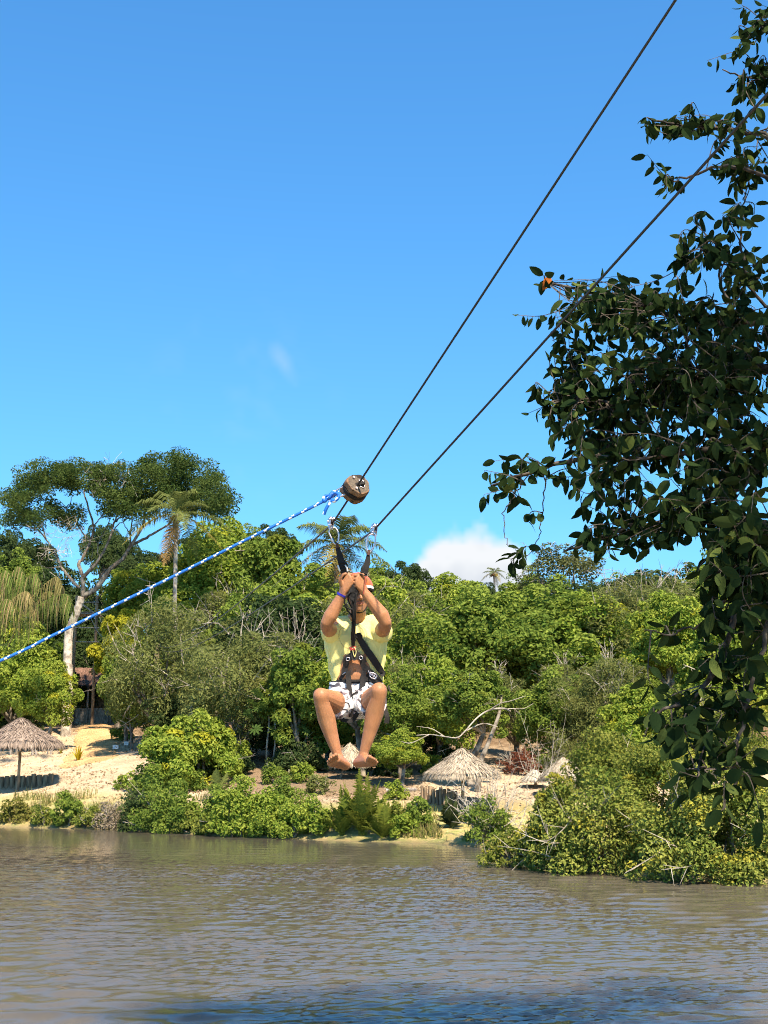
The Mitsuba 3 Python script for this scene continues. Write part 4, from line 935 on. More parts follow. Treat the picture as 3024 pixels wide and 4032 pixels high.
for pts, r0 in LIMB:
    p = smooth_line([fp(*q) for q in pts], 28); p[2:-1] += r.normal(0, .006, (25, 3)); lines.append(p)
    if pts[0][0] == 1790:
        t0 = trunk_p[np.argmin(np.abs(trunk_p[:, 2] - (p[0][2] - .3)))]
        pp = np.vstack([smooth_line([t0, (t0 + p[0]) / 2 + [0, 0, .05], p[0]], 6)[:-1], p]); rr = np.concatenate([np.full(5, r0 * 1.5), np.linspace(r0 * 1.4, r0 * .3, 28)])
    else: pp, rr = p, np.linspace(r0, r0 * .35, 28)
    part(key, 'limb', tube(pp, rr, 7), 'dark_bark_material', True)
part(key, 'limb', tube(smooth_line([[3.7, 6.9, 10.2], [2.4, 7.1, 10.5], [.8, 7.1, 10.8], [-.8, 6.9, 11.3]], 14), np.linspace(.07, .02, 14), 7), 'dark_bark_material', True)
part(key, 'limb', tube(smooth_line([[3.75, 6.9, 8.8], [4.6, 7.4, 9.6], [6.2, 7.9, 10.4]], 10), np.linspace(.07, .025, 10), 7), 'dark_bark_material', True)
allp = np.vstack(lines)


def leaf_shape(r):
    """An elliptic leaf 1 long, folded along its midrib and curled: 14 triangles."""
    u = np.array([0, .18, .42, .68, .88, 1.0]); wd = np.array([.02, .40, .52, .44, .22, .0]) * r.uniform(.88, 1.12)
    cur, fo, tw = r.uniform(-.1, .42), r.uniform(.05, .35), r.normal(0, .12)
    x = u; z = -cur * u ** 2; mid = np.stack([x, tw * u ** 2 * .3, z], 1)
    up = np.stack([x * 0 - .0, wd * .5, wd * .5 * fo], 1); dn = np.stack([x * 0, -wd * .5, wd * .5 * fo * r.uniform(.5, 1.2)], 1)
    a, b = mid + up, mid + dn; v = np.vstack([mid, a, b]); f = []
    for i in range(5):
        f += [[i, i + 1, 6 + i + 1], [i, 6 + i + 1, 6 + i], [i + 1, i, 12 + i], [i + 1, 12 + i, 12 + i + 1]]
    return v, np.array(f)


SHAPES_ = [leaf_shape(r) for _ in range(8)]
CL = [  # leaf clusters: x, y, rx, ry (1659-wide view), distance, spread in distance, leaves
    (1640, 8, 45, 18, 7.6, .3, 14), (1632, 62, 35, 35, 7.6, .3, 24), (1536, 122, 14, 14, 7.6, .05, 4), (1612, 172, 55, 58, 7.6, .3, 52),
    (1455, 262, 70, 22, 7.4, .25, 40), (1560, 275, 70, 30, 7.4, .3, 30), (1415, 335, 22, 22, 7.4, .1, 5), (1605, 340, 60, 55, 7.2, .3, 55), (1436, 392, 20, 22, 7.2, .1, 9), (1520, 452, 30, 14, 7.2, .1, 8), (1600, 450, 50, 45, 7.2, .3, 26),
    (1480, 540, 75, 45, 7.3, .3, 45), (1600, 580, 70, 70, 7.2, .4, 60), (1330, 590, 40, 30, 7.4, .2, 22), (1190, 612, 48, 22, 7.5, .2, 13), (1125, 668, 22, 18, 7.5, .1, 7),
    (1300, 680, 120, 60, 7.3, .4, 110), (1450, 690, 130, 75, 7.1, .5, 170), (1590, 720, 90, 90, 7.0, .6, 150), (1240, 740, 80, 60, 7.3, .3, 60), (1400, 800, 140, 80, 7.0, .5, 190), (1560, 850, 110, 90, 6.8, .6, 200),
    (1240, 860, 90, 60, 7.2, .3, 95), (1300, 930, 120, 60, 7.1, .4, 120), (1180, 910, 55, 40, 7.3, .2, 30), (1440, 930, 120, 80, 6.8, .4, 130), (1600, 960, 80, 80, 6.6, .5, 120),
    (1085, 1015, 52, 30, 7.3, .2, 24), (1045, 1045, 22, 22, 7.3, .1, 8), (1155, 990, 45, 35, 7.2, .2, 16), (1260, 1010, 60, 40, 6.9, .3, 40), (1150, 1112, 14, 18, 7.2, .1, 5), (1110, 1208, 34, 24, 7.2, .1, 15),
    (1330, 1060, 90, 55, 6.8, .3, 60), (1280, 1160, 75, 28, 6.8, .2, 30), (1400, 1150, 90, 50, 6.7, .3, 70), (1520, 1080, 110, 80, 6.5, .5, 170), (1600, 1180, 80, 100, 6.3, .5, 170),
    (1620, 1320, 50, 110, 6.2, .5, 150), (1560, 1270, 60, 60, 6.3, .4, 70), (1540, 1330, 50, 40, 6.4, .3, 28), (1430, 1365, 40, 22, 6.5, .2, 11), (1600, 1460, 65, 70, 6.1, .4, 100), (1400, 1475, 40, 18, 6.4, .1, 8), (1500, 1470, 60, 40, 6.2, .3, 28),
    (1400, 1560, 62, 38, 6.2, .3, 45), (1490, 1560, 60, 45, 6.1, .3, 50), (1580, 1570, 70, 60, 6.0, .4, 80), (1490, 1640, 45, 30, 6.0, .2, 18), (1600, 1650, 60, 45, 6.0, .3, 40), (1560, 1720, 40, 38, 6.0, .2, 15), (1640, 1740, 25, 40, 6.0, .2, 10), (1455, 1725, 12, 20, 6.0, .1, 3),
    (1780, 700, 120, 300, 6.9, .9, 340), (1780, 1150, 100, 260, 6.2, .7, 260), (1760, 300, 90, 260, 7.3, .5, 180),
]
leaves, twigs = [], Soup()      # (matrix, shape, tone, distance, in frame)
for (cx, cy, rx, ry, Y, dY, n) in CL:
    n = int(n * (1.7 if cy < 480 and cx < 1700 else .45 if cy > 1100 and cx > 1700 else .72 if cy > 1230 and cx < 1700 else 1.9 if n >= 60 and cx < 1700 else 1.2 if n >= 60 else 1.25 if n > 15 else 1))
    nt = max(1, round(n / 7)); c0 = fp(cx, cy, Y); made = 0
    for k in range(nt):
        a = r.uniform(0, 2 * PI); q = math.sqrt(r.random()); e = fp(cx + rx * q * math.cos(a), cy + ry * q * math.sin(a) + 8, Y + r.normal(0, dY * .5))
        near = allp[np.argsort(((allp - c0) ** 2).sum(1) + .3 * ((allp - e) ** 2).sum(1))[r.integers(0, 12)]]
        m = near * .45 + e * .55 + r.normal(0, .05, 3) + [0, 0, .03]; tw = smooth_line([near, m, e], 14)
        twigs.add(*tube(tw, np.linspace(.0045, .0016, 14), 3, False))
        ln = np.linalg.norm(np.diff(tw, axis=0), axis=1).sum(); per = max(1, round(n / nt)); span = min(.95, .34 / max(ln, .05))
        for j in range(per):
            u = 1 - span * (j / max(per, 1)) ** .9; i = min(int(u * 13), 12); b = tw[i] + (tw[i + 1] - tw[i]) * (u * 13 - i) if i < 13 else tw[-1]
            t = unit(tw[min(i + 1, 13)] - tw[max(i - 1, 0)]); side = unit(np.cross(t, r.normal(0, 1, 3)))
            ax = unit(t * r.uniform(.1, .6) + side * r.uniform(.5, 1.1) + [0, 0, -r.uniform(.15, 1.2)] + r.normal(0, .15, 3)); L = r.uniform(.064, .106) * (1.12 if Y < 6.6 else 1)
            pet = b + ax * .012; twigs.add(*tube([b, pet + ax * .004], [.0016, .0013], 3, False))
            nn = unit(np.cross(ax, unit(r.normal(0, 1, 3) + [0, -.3, .5])) + r.normal(0, .2, 3)); nn = unit(nn - ax * (nn @ ax)); bi = np.cross(nn, ax)
            M = np.eye(4); M[:3, 0], M[:3, 1], M[:3, 2], M[:3, 3] = ax * L, bi * L * r.uniform(.85, 1.15), nn * L, pet
            w = pet + ax * L * .5; leaves.append((M, int(r.integers(8)), int(r.choice(4, p=[.45, .33, .15, .07])), w[1], cx < 1650))
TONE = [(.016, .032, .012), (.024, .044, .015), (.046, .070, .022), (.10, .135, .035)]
PLY = {(a, b): ply(SHAPES_[a], 'glossy_leaf_material', True, color=np.broadcast_to(TONE[b], SHAPES_[a][0].shape)) for a in range(8) for b in range(4)}
orange = min(range(len(leaves)), key=lambda i: np.linalg.norm(leaves[i][0][:3, 3] - fp(1186, 600, 7.5)))
order = sorted((i for i in range(len(leaves)) if leaves[i][4] and i != orange), key=lambda i: leaves[i][3] / np.linalg.norm(leaves[i][0][:3, 0]))
own = set(order[:298])
for i in order[:298]:
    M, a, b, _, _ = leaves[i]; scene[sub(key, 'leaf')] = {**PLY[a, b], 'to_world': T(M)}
M, a, b, _, _ = leaves[orange]
M = np.eye(4); M[:3, 0], M[:3, 1], M[:3, 2], M[:3, 3] = np.array([-.06, -.02, -.09]), np.array([.075, .02, -.05]), np.array([.0, -.1, .0]), fp(1190, 598, 7.45)
k = part(key, 'leaf', (SHAPES_[a][0] @ M[:3, :3].T + M[:3, 3], SHAPES_[a][1]), 'glossy_leaf_material', True, color=np.broadcast_to((.42, .13, .03), SHAPES_[a][0].shape), label='single withered orange leaf')
s = Soup()
for i, (M, a, b, _, _) in enumerate(leaves):
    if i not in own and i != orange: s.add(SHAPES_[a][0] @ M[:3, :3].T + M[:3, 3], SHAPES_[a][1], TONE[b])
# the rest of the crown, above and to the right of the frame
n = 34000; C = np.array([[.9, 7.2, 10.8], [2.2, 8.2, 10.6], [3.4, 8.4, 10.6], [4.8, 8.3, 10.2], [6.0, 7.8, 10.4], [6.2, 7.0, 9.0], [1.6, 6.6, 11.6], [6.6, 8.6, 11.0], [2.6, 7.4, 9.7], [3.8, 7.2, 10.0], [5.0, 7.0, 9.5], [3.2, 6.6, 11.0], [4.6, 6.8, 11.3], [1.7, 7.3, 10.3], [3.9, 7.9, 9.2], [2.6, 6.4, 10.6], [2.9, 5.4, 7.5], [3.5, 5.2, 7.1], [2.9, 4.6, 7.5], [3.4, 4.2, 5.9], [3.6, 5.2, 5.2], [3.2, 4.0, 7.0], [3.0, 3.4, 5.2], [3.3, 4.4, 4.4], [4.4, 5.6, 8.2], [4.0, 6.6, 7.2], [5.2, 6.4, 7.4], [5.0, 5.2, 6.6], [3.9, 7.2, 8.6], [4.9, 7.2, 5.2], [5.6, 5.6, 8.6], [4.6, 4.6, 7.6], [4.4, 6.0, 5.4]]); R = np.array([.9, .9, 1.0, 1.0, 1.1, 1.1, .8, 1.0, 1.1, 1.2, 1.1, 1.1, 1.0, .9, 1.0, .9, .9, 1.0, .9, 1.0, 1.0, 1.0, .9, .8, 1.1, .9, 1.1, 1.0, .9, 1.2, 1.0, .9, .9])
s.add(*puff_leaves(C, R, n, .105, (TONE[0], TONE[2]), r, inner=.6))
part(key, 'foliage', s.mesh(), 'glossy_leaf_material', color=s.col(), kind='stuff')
part(key, 'twigs', twigs.mesh(), 'dark_bark_material', kind='stuff')
print('near leaves', len(leaves))

# ------------------------------------------------------------------ zip line: cables, pulleys, brake block, rope
scene['steel'] = {'type': 'roughconductor', 'material': 'Cr', 'alpha': 0.22}
scene['black_webbing'] = principled(proc(lambda p, n, uv: mix((.009, .009, .010), (.026, .025, .026), noise(p.x * 420, p.y * 420, p.z * 420))), .75, .3)
scene['cable_steel'] = principled(proc(lambda p, n, uv: mix((.018, .018, .020), (.040, .040, .043), .5 + .5 * dr.sin(uv.x * 2 * PI * 3 + uv.y * 260))), .45, .5)
scene['red_webbing'] = principled((.34, .05, .04), .6, .3)
scene['brown_sleeve'] = principled((.10, .055, .045), .7, .2)


def uv_tube(p, r, sides=10):
    """A tube with u round it and v in metres along it."""
    v, f = tube(p, r, sides, False); p = np.asarray(p); d = np.concatenate([[0], np.cumsum(np.linalg.norm(np.diff(p, axis=0), axis=1))])
    # repeat the seam
    n = len(p); vv = v.reshape(n, sides, 3); vv = np.concatenate([vv, vv[:, :1]], 1).reshape(-1, 3); k = sides + 1
    uv = np.stack([np.tile(np.arange(k) / sides, n), np.repeat(d, k)], 1)
    i, j = np.meshgrid(np.arange(n - 1), np.arange(sides), indexing='ij'); q = np.stack([i * k + j, i * k + j + 1, (i + 1) * k + j + 1, (i + 1) * k + j], -1).reshape(-1, 4)
    return (vv, q), uv


YT = 8.42
tl, tr = at(1306, 2066, YT), at(1470, 2090, YT)
nl, nr = at(2660, 0, YT * .625), at(3024, 368, YT * .585)
fl, fr_ = at(612, 2528, 79), at(622, 2546, 79)


def cable(t, n_, f, lab):
    far = t + (f - t) * np.linspace(0, 1, 90)[:, None] ** 1.6; u = np.linspace(0, 1, 90) ** 1.6; far[:, 2] -= 4 * .55 * u * (1 - u)
    nearp = t + (n_ - t) * np.linspace(2.35, 0, 60)[:, None]
    m, uv = uv_tube(np.vstack([nearp[:-1], far]), .0068, 8)
    whole('zip_line_cable', m, 'cable_steel', lab, 'cable', 'zip line cables', smooth=True, uv=uv)


cable(tl, nl, fl, 'left zip line cable that runs through the wooden brake block')
cable(tr, nr, fr_, 'right zip line cable without a brake block')
pl_ = trimesh.creation.cylinder(.16, 12); 
g = ground_z(fl[0], fl[1] + .4)[0]; c_ = (fl + fr_) / 2
whole('anchor_post', tube([[c_[0], c_[1] + .2, g - .3], [c_[0], c_[1] + .2, c_[2] + .6]], .16, 10), 'wood_material', 'thick wooden anchor post of the cables hidden in the olive trees', 'post', smooth=40)


def cap_loop(pts, r0, n=64, sides=9):
    """A closed rod through the points."""
    q = np.asarray(pts, float); m = len(q); s_ = np.linspace(0, m, n, endpoint=False); i = s_.astype(int); u = (s_ - i)[:, None]
    a, b, c, d = q[(i - 1) % m], q[i % m], q[(i + 1) % m], q[(i + 2) % m]
    p = .5 * (2 * b + (c - a) * u + (2 * a - 5 * b + 4 * c - d) * u ** 2 + (3 * b - a - 3 * c + d) * u ** 3)
    return tube(np.vstack([p, p[:1]]), r0, sides, False)


def moved(mesh, M):
    mesh = mesh.copy(); mesh.apply_transform(M); return mesh


CD = unit(nl - tl)                                   # the cable's direction towards the camera


def pulley(c, d, lab):
    """Wheel pair between two plates, hanging carabiner eye below."""
    key = thing('pulley', lab, 'pulley', 'zip line pulleys'); d = unit(d); sd = unit(np.cross(d, [0, 0, 1.])); up = np.cross(sd, d)
    M = np.eye(4); M[:3, 0], M[:3, 1], M[:3, 2], M[:3, 3] = d, up, sd, c
    for sx in (-1, 1):
        w = trimesh.creation.revolve([[0, -.007], [.017, -.007], [.013, -.002], [.013, .002], [.017, .007], [0, .007]], sections=24)
        part(key, 'wheel', moved(w, M @ trimesh.transformations.translation_matrix([sx * .021, .020, 0])), 'steel', 40)
        for sz in (-1, 1):
            b = trimesh.creation.cylinder(.0075, .006, sections=12); part(key, 'bolt', moved(b, M @ trimesh.transformations.translation_matrix([sx * .021, .020, sz * .0145])), 'steel', 40)
    from shapely.geometry import Polygon, Point
    from shapely.ops import unary_union
    pg = unary_union([Point(-.021, .020).buffer(.021), Point(.021, .020).buffer(.021), Point(0, -.030).buffer(.016)]).convex_hull.difference(Point(0, -.031).buffer(.008))
    for sz in (-1, 1):
        m = trimesh.creation.extrude_polygon(pg, .003, engine='earcut'); part(key, 'plate', moved(m, M @ trimesh.transformations.translation_matrix([0, 0, sz * .0105 - .0015])), 'steel')
    b = trimesh.creation.cylinder(.005, .034, sections=12); part(key, 'bolt', moved(b, M @ trimesh.transformations.translation_matrix([0, -.014, 0])), 'steel', 40)


pulley(at(1303, 2060, YT), unit(CD + unit(tl - fl)), 'left steel zip line pulley on the cable with the brake block')
pulley(at(1474, 2086, YT), unit(unit(nr - tr) + unit(tr - fr_)), 'right steel zip line pulley under the bare cable')


def carabiner(lab, pts, Y, gate, r0=.0055):
    key = thing('carabiner', lab, 'carabiner', 'steel carabiners'); P = [at(x, y, Y + dy) for x, y, dy in pts]
    part(key, 'frame', cap_loop(P, r0), 'steel', True)
    a, b = P[gate[0]], P[gate[1]]; part(key, 'gate_sleeve', tube([a * .75 + b * .25, a * .3 + b * .7], r0 * 1.7, 10), 'steel', 40)


carabiner('steel carabiner under the left pulley', [(1306, 2078, 0), (1322, 2080, 0), (1333, 2100, 0), (1332, 2128, 0), (1325, 2143, 0), (1315, 2138, 0), (1304, 2116, 0), (1296, 2094, 0)], YT, (6, 5))
carabiner('steel carabiner under the right pulley', [(1470, 2104, 0), (1477, 2112, 0), (1476, 2140, 0), (1463, 2168, 0), (1452, 2175, 0), (1446, 2166, 0), (1443, 2140, 0), (1446, 2116, 0), (1458, 2105, 0)], YT, (6, 7))
YB = 8.13
carabiner('long steel carabiner between the blue knot and the wooden brake block', [(1383, 1904, .02), (1364, 1911, 0), (1330, 1927, 0), (1322, 1936, 0), (1326, 1950, 0), (1340, 1955, 0), (1362, 1946, 0), (1385, 1934, .02), (1392, 1916, .03)], YB, (6, 5), .0052)

# wooden brake block: a thick log slice on the left cable
key = thing('brake_block', 'weathered round wooden brake block on the left cable above the rider', 'brake block')
cb = tl + (nl - tl) * ((YB - YT) / (nl[1] - tl[1])); r = rng(111)
ax = CD; e1 = unit(np.cross(ax, [0, 0, 1.])); e2 = np.cross(e1, ax)
ang = np.arange(72) * 2 * PI / 72; pr = .081 * (1 + .05 * np.sin(3 * ang + 1) + .05 * np.sign(np.sin(4 * ang)) * .3 + .03 * np.sin(7 * ang) + r.normal(0, .010, 72)); off = at(1404, 1918, YB) - cb
off = off - ax * (off @ ax)
rows = []
for k, (t, q) in enumerate([(-.058, .0), (-.058, .5), (-.058, .96), (-.054, 1.0), (-.022, 1.02), (-.012, .96), (.010, .95), (.020, 1.02), (.052, 1.0), (.056, .955), (.056, .5), (.056, 0)]):
    rr = pr * q * (1 + r.normal(0, .012, 72)); rows.append(cb + off + ax * (t + r.normal(0, .0012, (72, 1))) + e1 * (rr * np.cos(ang))[:, None] + e2 * (rr * np.sin(ang))[:, None])
v = np.array(rows).reshape(-1, 3); i, j = np.meshgrid(np.arange(11), np.arange(72), indexing='ij'); f = np.stack([i * 72 + j, i * 72 + (j + 1) % 72, (i + 1) * 72 + (j + 1) % 72, (i + 1) * 72 + j], -1).reshape(-1, 4)
C0 = (cb + off).tolist()


AX0 = ax.tolist()


def block_col(p, n, uv):
    d = p - mi.Point3f(*C0); t = d.x * AX0[0] + d.y * AX0[1] + d.z * AX0[2]; ra = dr.sqrt(dr.maximum(dr.squared_norm(d) - t * t, 0))
    w = fbm(p.x * 40, p.y * 40, p.z * 40, 4)
    ring = .5 + .5 * dr.sin(ra * 900 + 4 * fbm(p.x * 30, p.y * 30, p.z * 30, 2))
    end = mix(mix((.08, .068, .056), (.21, .175, .135), w), (.06, .05, .04), ring * .45)
    rim = mix((.10, .06, .04), (.34, .21, .125), w)
    c = mix(end, rim, smoothstep(.070, .078, ra))
    return mix(c, (.035, .028, .024), smoothstep(.52, .64, fbm(p.x * 22 + 3, p.y * 22, p.z * 22, 4)))


scene['block_wood'] = principled(proc(block_col), .85, .2)
part(key, 'wood', (v, f), 'block_wood', 50)
bandp = [cb + off + ax * -.001 + (e1 * math.cos(a) + e2 * math.sin(a)) * .083 for a in np.linspace(0, 2 * PI, 60)]
part(key, 'rubber_band', ribbon(np.array(bandp), np.array([b - cb - off for b in bandp]), .028, .006), 'black_webbing')
ctr = at(1398, 1905, YB) - e1 * 0
part(key, 'rope_slot', moved(trimesh.creation.box((.085, .020, .030)), np.vstack([np.column_stack([unit(at(1440, 1895, YB) - at(1370, 1912, YB)), unit(np.cross(ax, unit(at(1440, 1895, YB) - at(1370, 1912, YB)))), ax, cb + off * .5 + ax * .052]), [0, 0, 0, 1]])), 'black_webbing')
for q in (-1, 1):
    b = trimesh.creation.cylinder(.008, .014, sections=14); Mx = np.eye(4); Mx[:3, 0], Mx[:3, 1], Mx[:3, 2], Mx[:3, 3] = e1, e2, ax, cb + off + e2 * q * .045 + e1 * .03 + ax * .06
    part(key, 'bolt', moved(b, Mx), 'steel', 40)
    b = trimesh.creation.torus(.015, .0035); Mx[:3, 3] = cb + off - e1 * .02 + ax * .06 + e2 * (.018 * q)
    part(key, 'eye_bolt', moved(b, Mx), 'steel', True)

# the blue and white rope
def rope_col(p, n, uv):
    a = dr.floor(uv.x * 4); v_ = uv.y * 11 + a * .25 * 1.0
    fleck = dr.select((v_ - dr.floor(v_) < .21), 1.0, 0.0)
    br = .5 + .5 * dr.sin(uv.x * 2 * PI * 8) * dr.sin(uv.y * 900)
    return mix(mix((.010, .09, .44), (.018, .18, .70), br), (.75, .80, .85), fleck)


scene['blue_rope'] = principled(proc(rope_col), .6, .3)
key = thing('brake_rope', 'blue rope with white flecks running from the brake block down to the left', 'rope')
m, uv = uv_tube(smooth_line([at(1282, 1968, YB), at(1240, 1991, YB), at(1000, 2110, YB + .02), at(603, 2309, YB), at(208, 2502, YB - .1), at(0, 2602, YB - .15), at(-900, 2990, YB - .4)], 160), .0100, 10)
part(key, 'rope', m, 'blue_rope', True, uv=uv)
kp = [(1330, 1948, -.01), (1318, 1940, -.02), (1305, 1948, -.02), (1290, 1962, -.02), (1278, 1974, -.015), (1274, 1962, .0), (1282, 1952, .015), (1298, 1950, .02), (1314, 1946, .02), (1328, 1938, .01), (1335, 1950, -.01), (1328, 1964, -.025), (1314, 1974, -.02), (1306, 1962, .0), (1316, 1950, .015), (1322, 1940, .01), (1312, 1936, -.01), (1302, 1946, -.03), (1296, 1960, -.03), (1286, 1966, -.01), (1272, 1976, .0)]
m, uv = uv_tube(smooth_line([at(x, y, YB + d) for x, y, d in kp], 150), .0105, 9); part(key, 'knot', m, 'blue_rope', True, uv=uv)
m, uv = uv_tube(smooth_line([at(1304, 1958, YB), at(1298, 1978, YB - .02), at(1284, 2004, YB - .02), at(1275, 2026, YB - .01)], 24), .0110, 10); part(key, 'tail', m, 'blue_rope', True, uv=uv)


# webbing lanyards from the carabiners to the hands
def strap(key, name, pts, w, th=.004, mat='black_webbing', n=30, nrm=(0, -1, .1)):
    p = smooth_line([at(*q) for q in pts], n); ww = np.interp(np.linspace(0, 1, n), np.linspace(0, 1, len(w)), w) if np.ndim(w) else w
    return part(key, name, ribbon(p, nrm, ww, th), mat)


key = thing('lanyard', 'wide black webbing lanyard hanging from the left carabiner', 'lanyard', 'webbing lanyards')
part(key, 'sleeve', tube([at(1326, 2139, YT), at(1329, 2158, YT)], [.0105, .012], 10), 'brown_sleeve', 40)
strap(key, 'webbing', [(1329, 2155, YT), (1338, 2190, YT), (1347, 2225, YT), (1358, 2262, YT + .01), (1372, 2300, YT + .03)], [.028, .040, .048, .050, .046])
strap(key, 'webbing', [(1333, 2165, YT + .012), (1345, 2195, YT + .014), (1360, 2226, YT + .012), (1367, 2252, YT + .02)], [.016, .02, .03, .034])
for sx in (-1, 1):
    part(key, 'buckle_bar', tube(smooth_line([at(1350 + sx * 14 - 5, 2226, YT - .006), at(1350 + sx * 16, 2236, YT - .01), at(1350 + sx * 15 + 4, 2250, YT - .006)], 8), .0058, 8), 'white_paint', True)
for k in range(3): part(key, 'buckle_slat', tube([at(1334 + k * 3, 2219 + k * 12, YT - .006), at(1362 + k * 3, 2215 + k * 12, YT - .006)], .0048, 8), 'black_webbing', True)
key = thing('lanyard', 'narrow black webbing lanyard hanging from the right carabiner, with a thin cord', 'lanyard', 'webbing lanyards')
part(key, 'sleeve', tube([at(1453, 2166, YT), at(1450, 2186, YT)], [.0105, .011], 10), 'brown_sleeve', 40)
strap(key, 'webbing', [(1450, 2183, YT), (1447, 2210, YT), (1438, 2240, YT), (1427, 2268, YT + .01), (1416, 2290, YT + .03)], [.022, .036, .050, .052, .045])
for k in range(2): part(key, 'buckle_slat', tube([at(1420 - k * 3, 2252 + k * 8, YT - .005), at(1446 - k * 2, 2260 + k * 8, YT - .005)], .005, 8), 'black_webbing', True)
part(key, 'cord', tube(smooth_line([at(1439, 2268, YT - .006), at(1437, 2300, YT - .03), at(1431, 2340, YT - .035)], 16), .0026, 6), 'red_webbing', True)

# ------------------------------------------------------------------ the rider
from trimesh.smoothing import filter_taubin


def J(x, y, Y, rad): return (at(x, y, Y), rad)


def ball(p, rad, seg=20): return m3.Manifold.sphere(rad, seg).translate(tuple(np.asarray(p, float)))


def bone(*js): return m3.Manifold.batch_hull([ball(p, q) for p, q in js])


def chain(*js): return [bone(js[i], js[i + 1]) for i in range(len(js) - 1)]


def ell(p, rx, ry, rz, R=None):
    m = m3.Manifold.sphere(1.0, 40).scale((rx, ry, rz)); 
    if R is not None: m = m.rotate(R)
    return m.translate(tuple(p))


def to_tri(m, length=None):
    if length: m = m.refine_to_length(length)
    k = m.to_mesh(); return trimesh.Trimesh(k.vert_properties[:, :3], k.tri_verts, process=True)


def union(ms): return m3.Manifold.batch_boolean(ms, m3.OpType.Add)


PERSON = thing('person', 'barefoot rider in yellow shirt and patterned shorts, hanging with both fists on the straps', 'person')
body = []
# trunk and neck
body += [bone(J(1352, 2535, 8.79, .112), J(1448, 2535, 8.79, .112), J(1372, 2660, 8.79, .106), J(1432, 2660, 8.79, .106)),
         bone(J(1372, 2660, 8.80, .098), J(1432, 2660, 8.80, .098), J(1366, 2752, 8.80, .112), J(1436, 2752, 8.80, .112)),
         bone(J(1330, 2470, 8.80, .062), J(1478, 2470, 8.80, .062), J(1352, 2535, 8.79, .112), J(1448, 2535, 8.79, .112)),
         bone(J(1404, 2452, 8.79, .066), J(1410, 2395, 8.73, .053)), bone(J(1370, 2462, 8.80, .045), J(1440, 2462, 8.80, .045), J(1405, 2425, 8.77, .05))]
# head: skull, jaw, nose, lips, brow, ears, turned a little to the right of the picture
HC = at(1409, 2338, 8.70); TURN = 14.0
hd = [m3.Manifold.sphere(1, 40).scale((.074, .094, .090)).translate((0, .012, .012)),
      m3.Manifold.batch_hull([ball((s_ * .042, -.022, -.070), .024) for s_ in (-1, 1)] + [ball((0, -.058, -.105), .022), ball((.02, -.045, -.108), .018), ball((-.02, -.045, -.108), .018)] + [ball((s_ * .054, -.012, -.010), .022) for s_ in (-1, 1)] + [ball((0, -.064, -.02), .022)]),
      m3.Manifold.batch_hull([ball((0, -.086, .010), .010), ball((0, -.106, -.030), .0105), ball((-.013, -.092, -.034), .008), ball((.013, -.092, -.034), .008)]),
      m3.Manifold.batch_hull([ball((s_ * .019, -.079, -.062), .0075) for s_ in (-1, 1)] + [ball((0, -.086, -.058), .0075)]), m3.Manifold.batch_hull([ball((s_ * .016, -.077, -.071), .0075) for s_ in (-1, 1)] + [ball((0, -.083, -.073), .0085)]),
      m3.Manifold.batch_hull([ball((s_ * .034, -.074, .026), .011) for s_ in (-1, 1)])]
for s_ in (-1, 1): hd.append(m3.Manifold.sphere(1, 20).scale((.010, .020, .032)).rotate((0, s_ * 14, 0)).translate((s_ * .079, .012, -.014)))
HEADM = lambda m: m.rotate((6, 0, 0)).rotate((0, 0, TURN)).translate(tuple(HC))
body.append(HEADM(union(hd)))
# arms
body += chain(J(1328, 2470, 8.80, .062), J(1300, 2482, 8.66, .054), J(1289, 2468, 8.53, .047)) + chain(J(1289, 2468, 8.53, .047), J(1286, 2452, 8.495, .040), J(1302, 2425, 8.485, .048), J(1330, 2375, 8.47, .038), J(1350, 2335, 8.455, .028))
body += chain(J(1480, 2470, 8.80, .062), J(1504, 2484, 8.66, .054), J(1514, 2466, 8.53, .047)) + chain(J(1514, 2466, 8.53, .047), J(1518, 2450, 8.495, .040), J(1503, 2420, 8.485, .048), J(1462, 2368, 8.47, .038), J(1431, 2326, 8.455, .028))
# legs
body += chain(J(1356, 2768, 8.79, .098), J(1312, 2766, 8.58, .080), J(1268, 2744, 8.42, .056)) + chain(J(1264, 2740, 8.40, .053), J(1266, 2765, 8.41, .048), J(1286, 2830, 8.45, .059), J(1303, 2890, 8.46, .047), J(1328, 2968, 8.46, .031), J(1335, 2990, 8.46, .034))
body += chain(J(1440, 2768, 8.79, .098), J(1470, 2756, 8.58, .080), J(1490, 2724, 8.42, .058)) + chain(J(1492, 2720, 8.40, .055), J(1490, 2748, 8.41, .050), J(1475, 2808, 8.45, .061), J(1458, 2875, 8.46, .047), J(1434, 2958, 8.46, .031), J(1430, 2982, 8.46, .034))


def foot(ankle, heel, balls, toes, dips):
    """ankle, heel, (inner, outer) ball and five toes with the knuckle of each, as joints."""
    out = [bone(ankle, heel), bone(ankle, balls[0], balls[1]), bone(heel, balls[0], balls[1]), bone(ankle, heel, balls[0])]
    for t, k in zip(toes, dips): out += chain(k, t)
    return out


def lerpJ(a, b, u, rad): return (a[0] * (1 - u) + b[0] * u, rad)


def toes_of(b0, b1, tips):
    tj = [(at(*t[:3]), t[3]) for t in tips]; kn = [lerpJ(b0, b1, u, t[1] * 1.1) for u, t in zip(np.linspace(.02, .98, 5), tj)]
    return tj, kn


